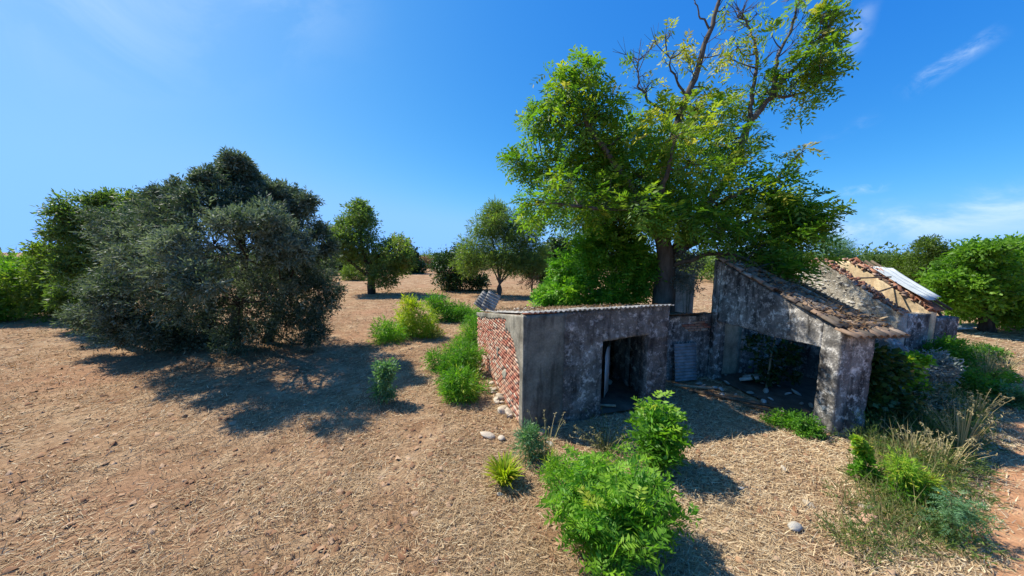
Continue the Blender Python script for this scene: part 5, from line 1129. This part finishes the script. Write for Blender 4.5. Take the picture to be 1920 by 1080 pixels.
# clods of turned soil
x, y = scatter(15000, 2.6, 30); P3 = np.stack([x, y, 0 * x], -1); k = (rng.random(len(x)) < np.clip(.35 + fbm(P3, .5, 41, 2) + .3 * (x < 0), 0, 1)) & outside(x, y); x, y = x[k], y[k]; n = len(x)
sz = np.clip(np.exp(rng.normal(math.log(.020), .5, n)), 0, .042) * (1 + np.hypot(x, y) / 25); c_ = np.stack([x, y, terrain(x, y) + sz * .2], -1)
oc = np.array([[1, 0, 0], [0, 1, 0], [-1, 0, 0], [0, -1, 0], [0, 0, .7], [0, 0, -.7]], float)
V = c_[:, None] + (oc[None] + rng.normal(0, .28, (n, 6, 3))) * sz[:, None, None] * 1.2
F = (np.arange(n)[:, None, None] * 6 + np.array([[0, 1, 4], [1, 2, 4], [2, 3, 4], [3, 0, 4]])[None]).reshape(-1, 3)
m_ = MB(); m_.add(V.reshape(-1, 3), F, np.repeat(rng.random(n), 4)); tag(solo('clods', m_, M['clod'], (0, 5, 0), True), 'crumbs of reddish soil among the straw', kind='stuff')
# standing stubble and half-green grass, thick on the right
def blades(n, r0, r1, keep, h, wd, mat, t0, name, label, lean=.5):
    x, y = scatter(n, r0, r1); P3 = np.stack([x, y, 0 * x], -1); k = keep(x, y, P3) & outside(x, y) & (track_dist(x, y) > 1.3)
    x, y, P3 = x[k], y[k], P3[k]; n = len(x); z = terrain(x, y); a = rng.uniform(0, 2 * pi, n); l = np.abs(rng.normal(0, lean, n))
    Dv = unit(np.stack([np.cos(a) * l, np.sin(a) * l, np.ones(n)], -1)); hh = h * rng.uniform(.4, 1.2, n)
    m_ = MB(); diamonds(m_, np.stack([x, y, z - .01], -1), Dv, unit(np.stack([np.cos(a + 1.6), np.sin(a + 1.6), rng.normal(0, .3, n)], -1)), hh, wd * (1 + np.hypot(x, y) / 9), np.clip(t0 + .25 * fbm(P3, .9, 33, 2) + rng.normal(0, .15, n), 0, 1))
    tag(solo(name, m_, M[mat], (0, 5, 0)), label, kind='stuff')
strip = lambda x, y: np.clip(np.minimum(x - (6.1 + 1.25 * (y - 5.6)), (8.5 + 1.5 * (y - 5.6)) - x) / .9, 0, 1) * np.clip((y - 3.8) / 4, 0, 1) * (y < 16)
blades(420000, 4.5, 24, lambda x, y, P: rng.random(len(x)) < strip(x, y) * np.clip(.85 + .9 * fbm(P, .8, 31, 2), 0, 1), .36, .006, 'weedgrass', .62, 'wild_grass', 'rough half-dry grass in the weedy strip beside the ruin', .7)
blades(200000, 5.0, 24, lambda x, y, P: rng.random(len(x)) < .40 * strip(x, y) * np.clip(.6 + 1.6 * fbm(P, .7, 51, 2), 0, 1), .72, .0055, 'weedgrass', .62, 'tall_grass', 'tall thin pale grass standing in the weedy strip', .4)
m_ = MB(); yy = 4.2 + 10 * rng.random(640) ** 1.5; xx = (6.4 + 1.25 * (yy - 5.6)) + rng.random(640) * (2.3 + .25 * (yy - 5.6)); kk_ = outside(xx, yy); xx, yy = xx[kk_], yy[kk_]
kk_ = rng.random(len(xx)) < np.clip((yy - 3.4) / 4.5, .25, 1); xx, yy = xx[kk_], yy[kk_]
lw_ = [(np.array([a, b, th((a, b)) + h]), .13 + h * .8, 1.0, t_) for a, b, h, t_ in zip(xx, yy, rng.uniform(.02, .30, len(xx)) * np.clip((yy - 3) / 6, .25, 1), rng.normal(0, .25, len(xx)))]
foliage(m_, lw_, rng, sp6n, .17, 5, 6, .4, .3, .3, .22, .8, None, .01, .34)
tag(solo('weed_cover', m_, M['greygreen'], (0, 5, 0)), 'tangled low weeds between the ruin and the orange track', kind='stuff')
blades(90000, 2.6, 24, lambda x, y, P: (rng.random(len(x)) < np.clip(fbm(P, .6, 36, 3) * 1.6 + .05 + .25 * (x > 2), .02, .8)), .12, .006, 'straw', .62, 'stubble', 'short dry stubble standing among the straw', .7)
blades(45000, 8, 60, lambda x, y, P: (rng.random(len(x)) < np.clip(fbm(P, .35, 38, 3) * 2 - .2, 0, .8)) & (x < 0), .12, .005, 'straw', .7, 'field_stubble', 'dry stubble patches farther out in the field', .8)
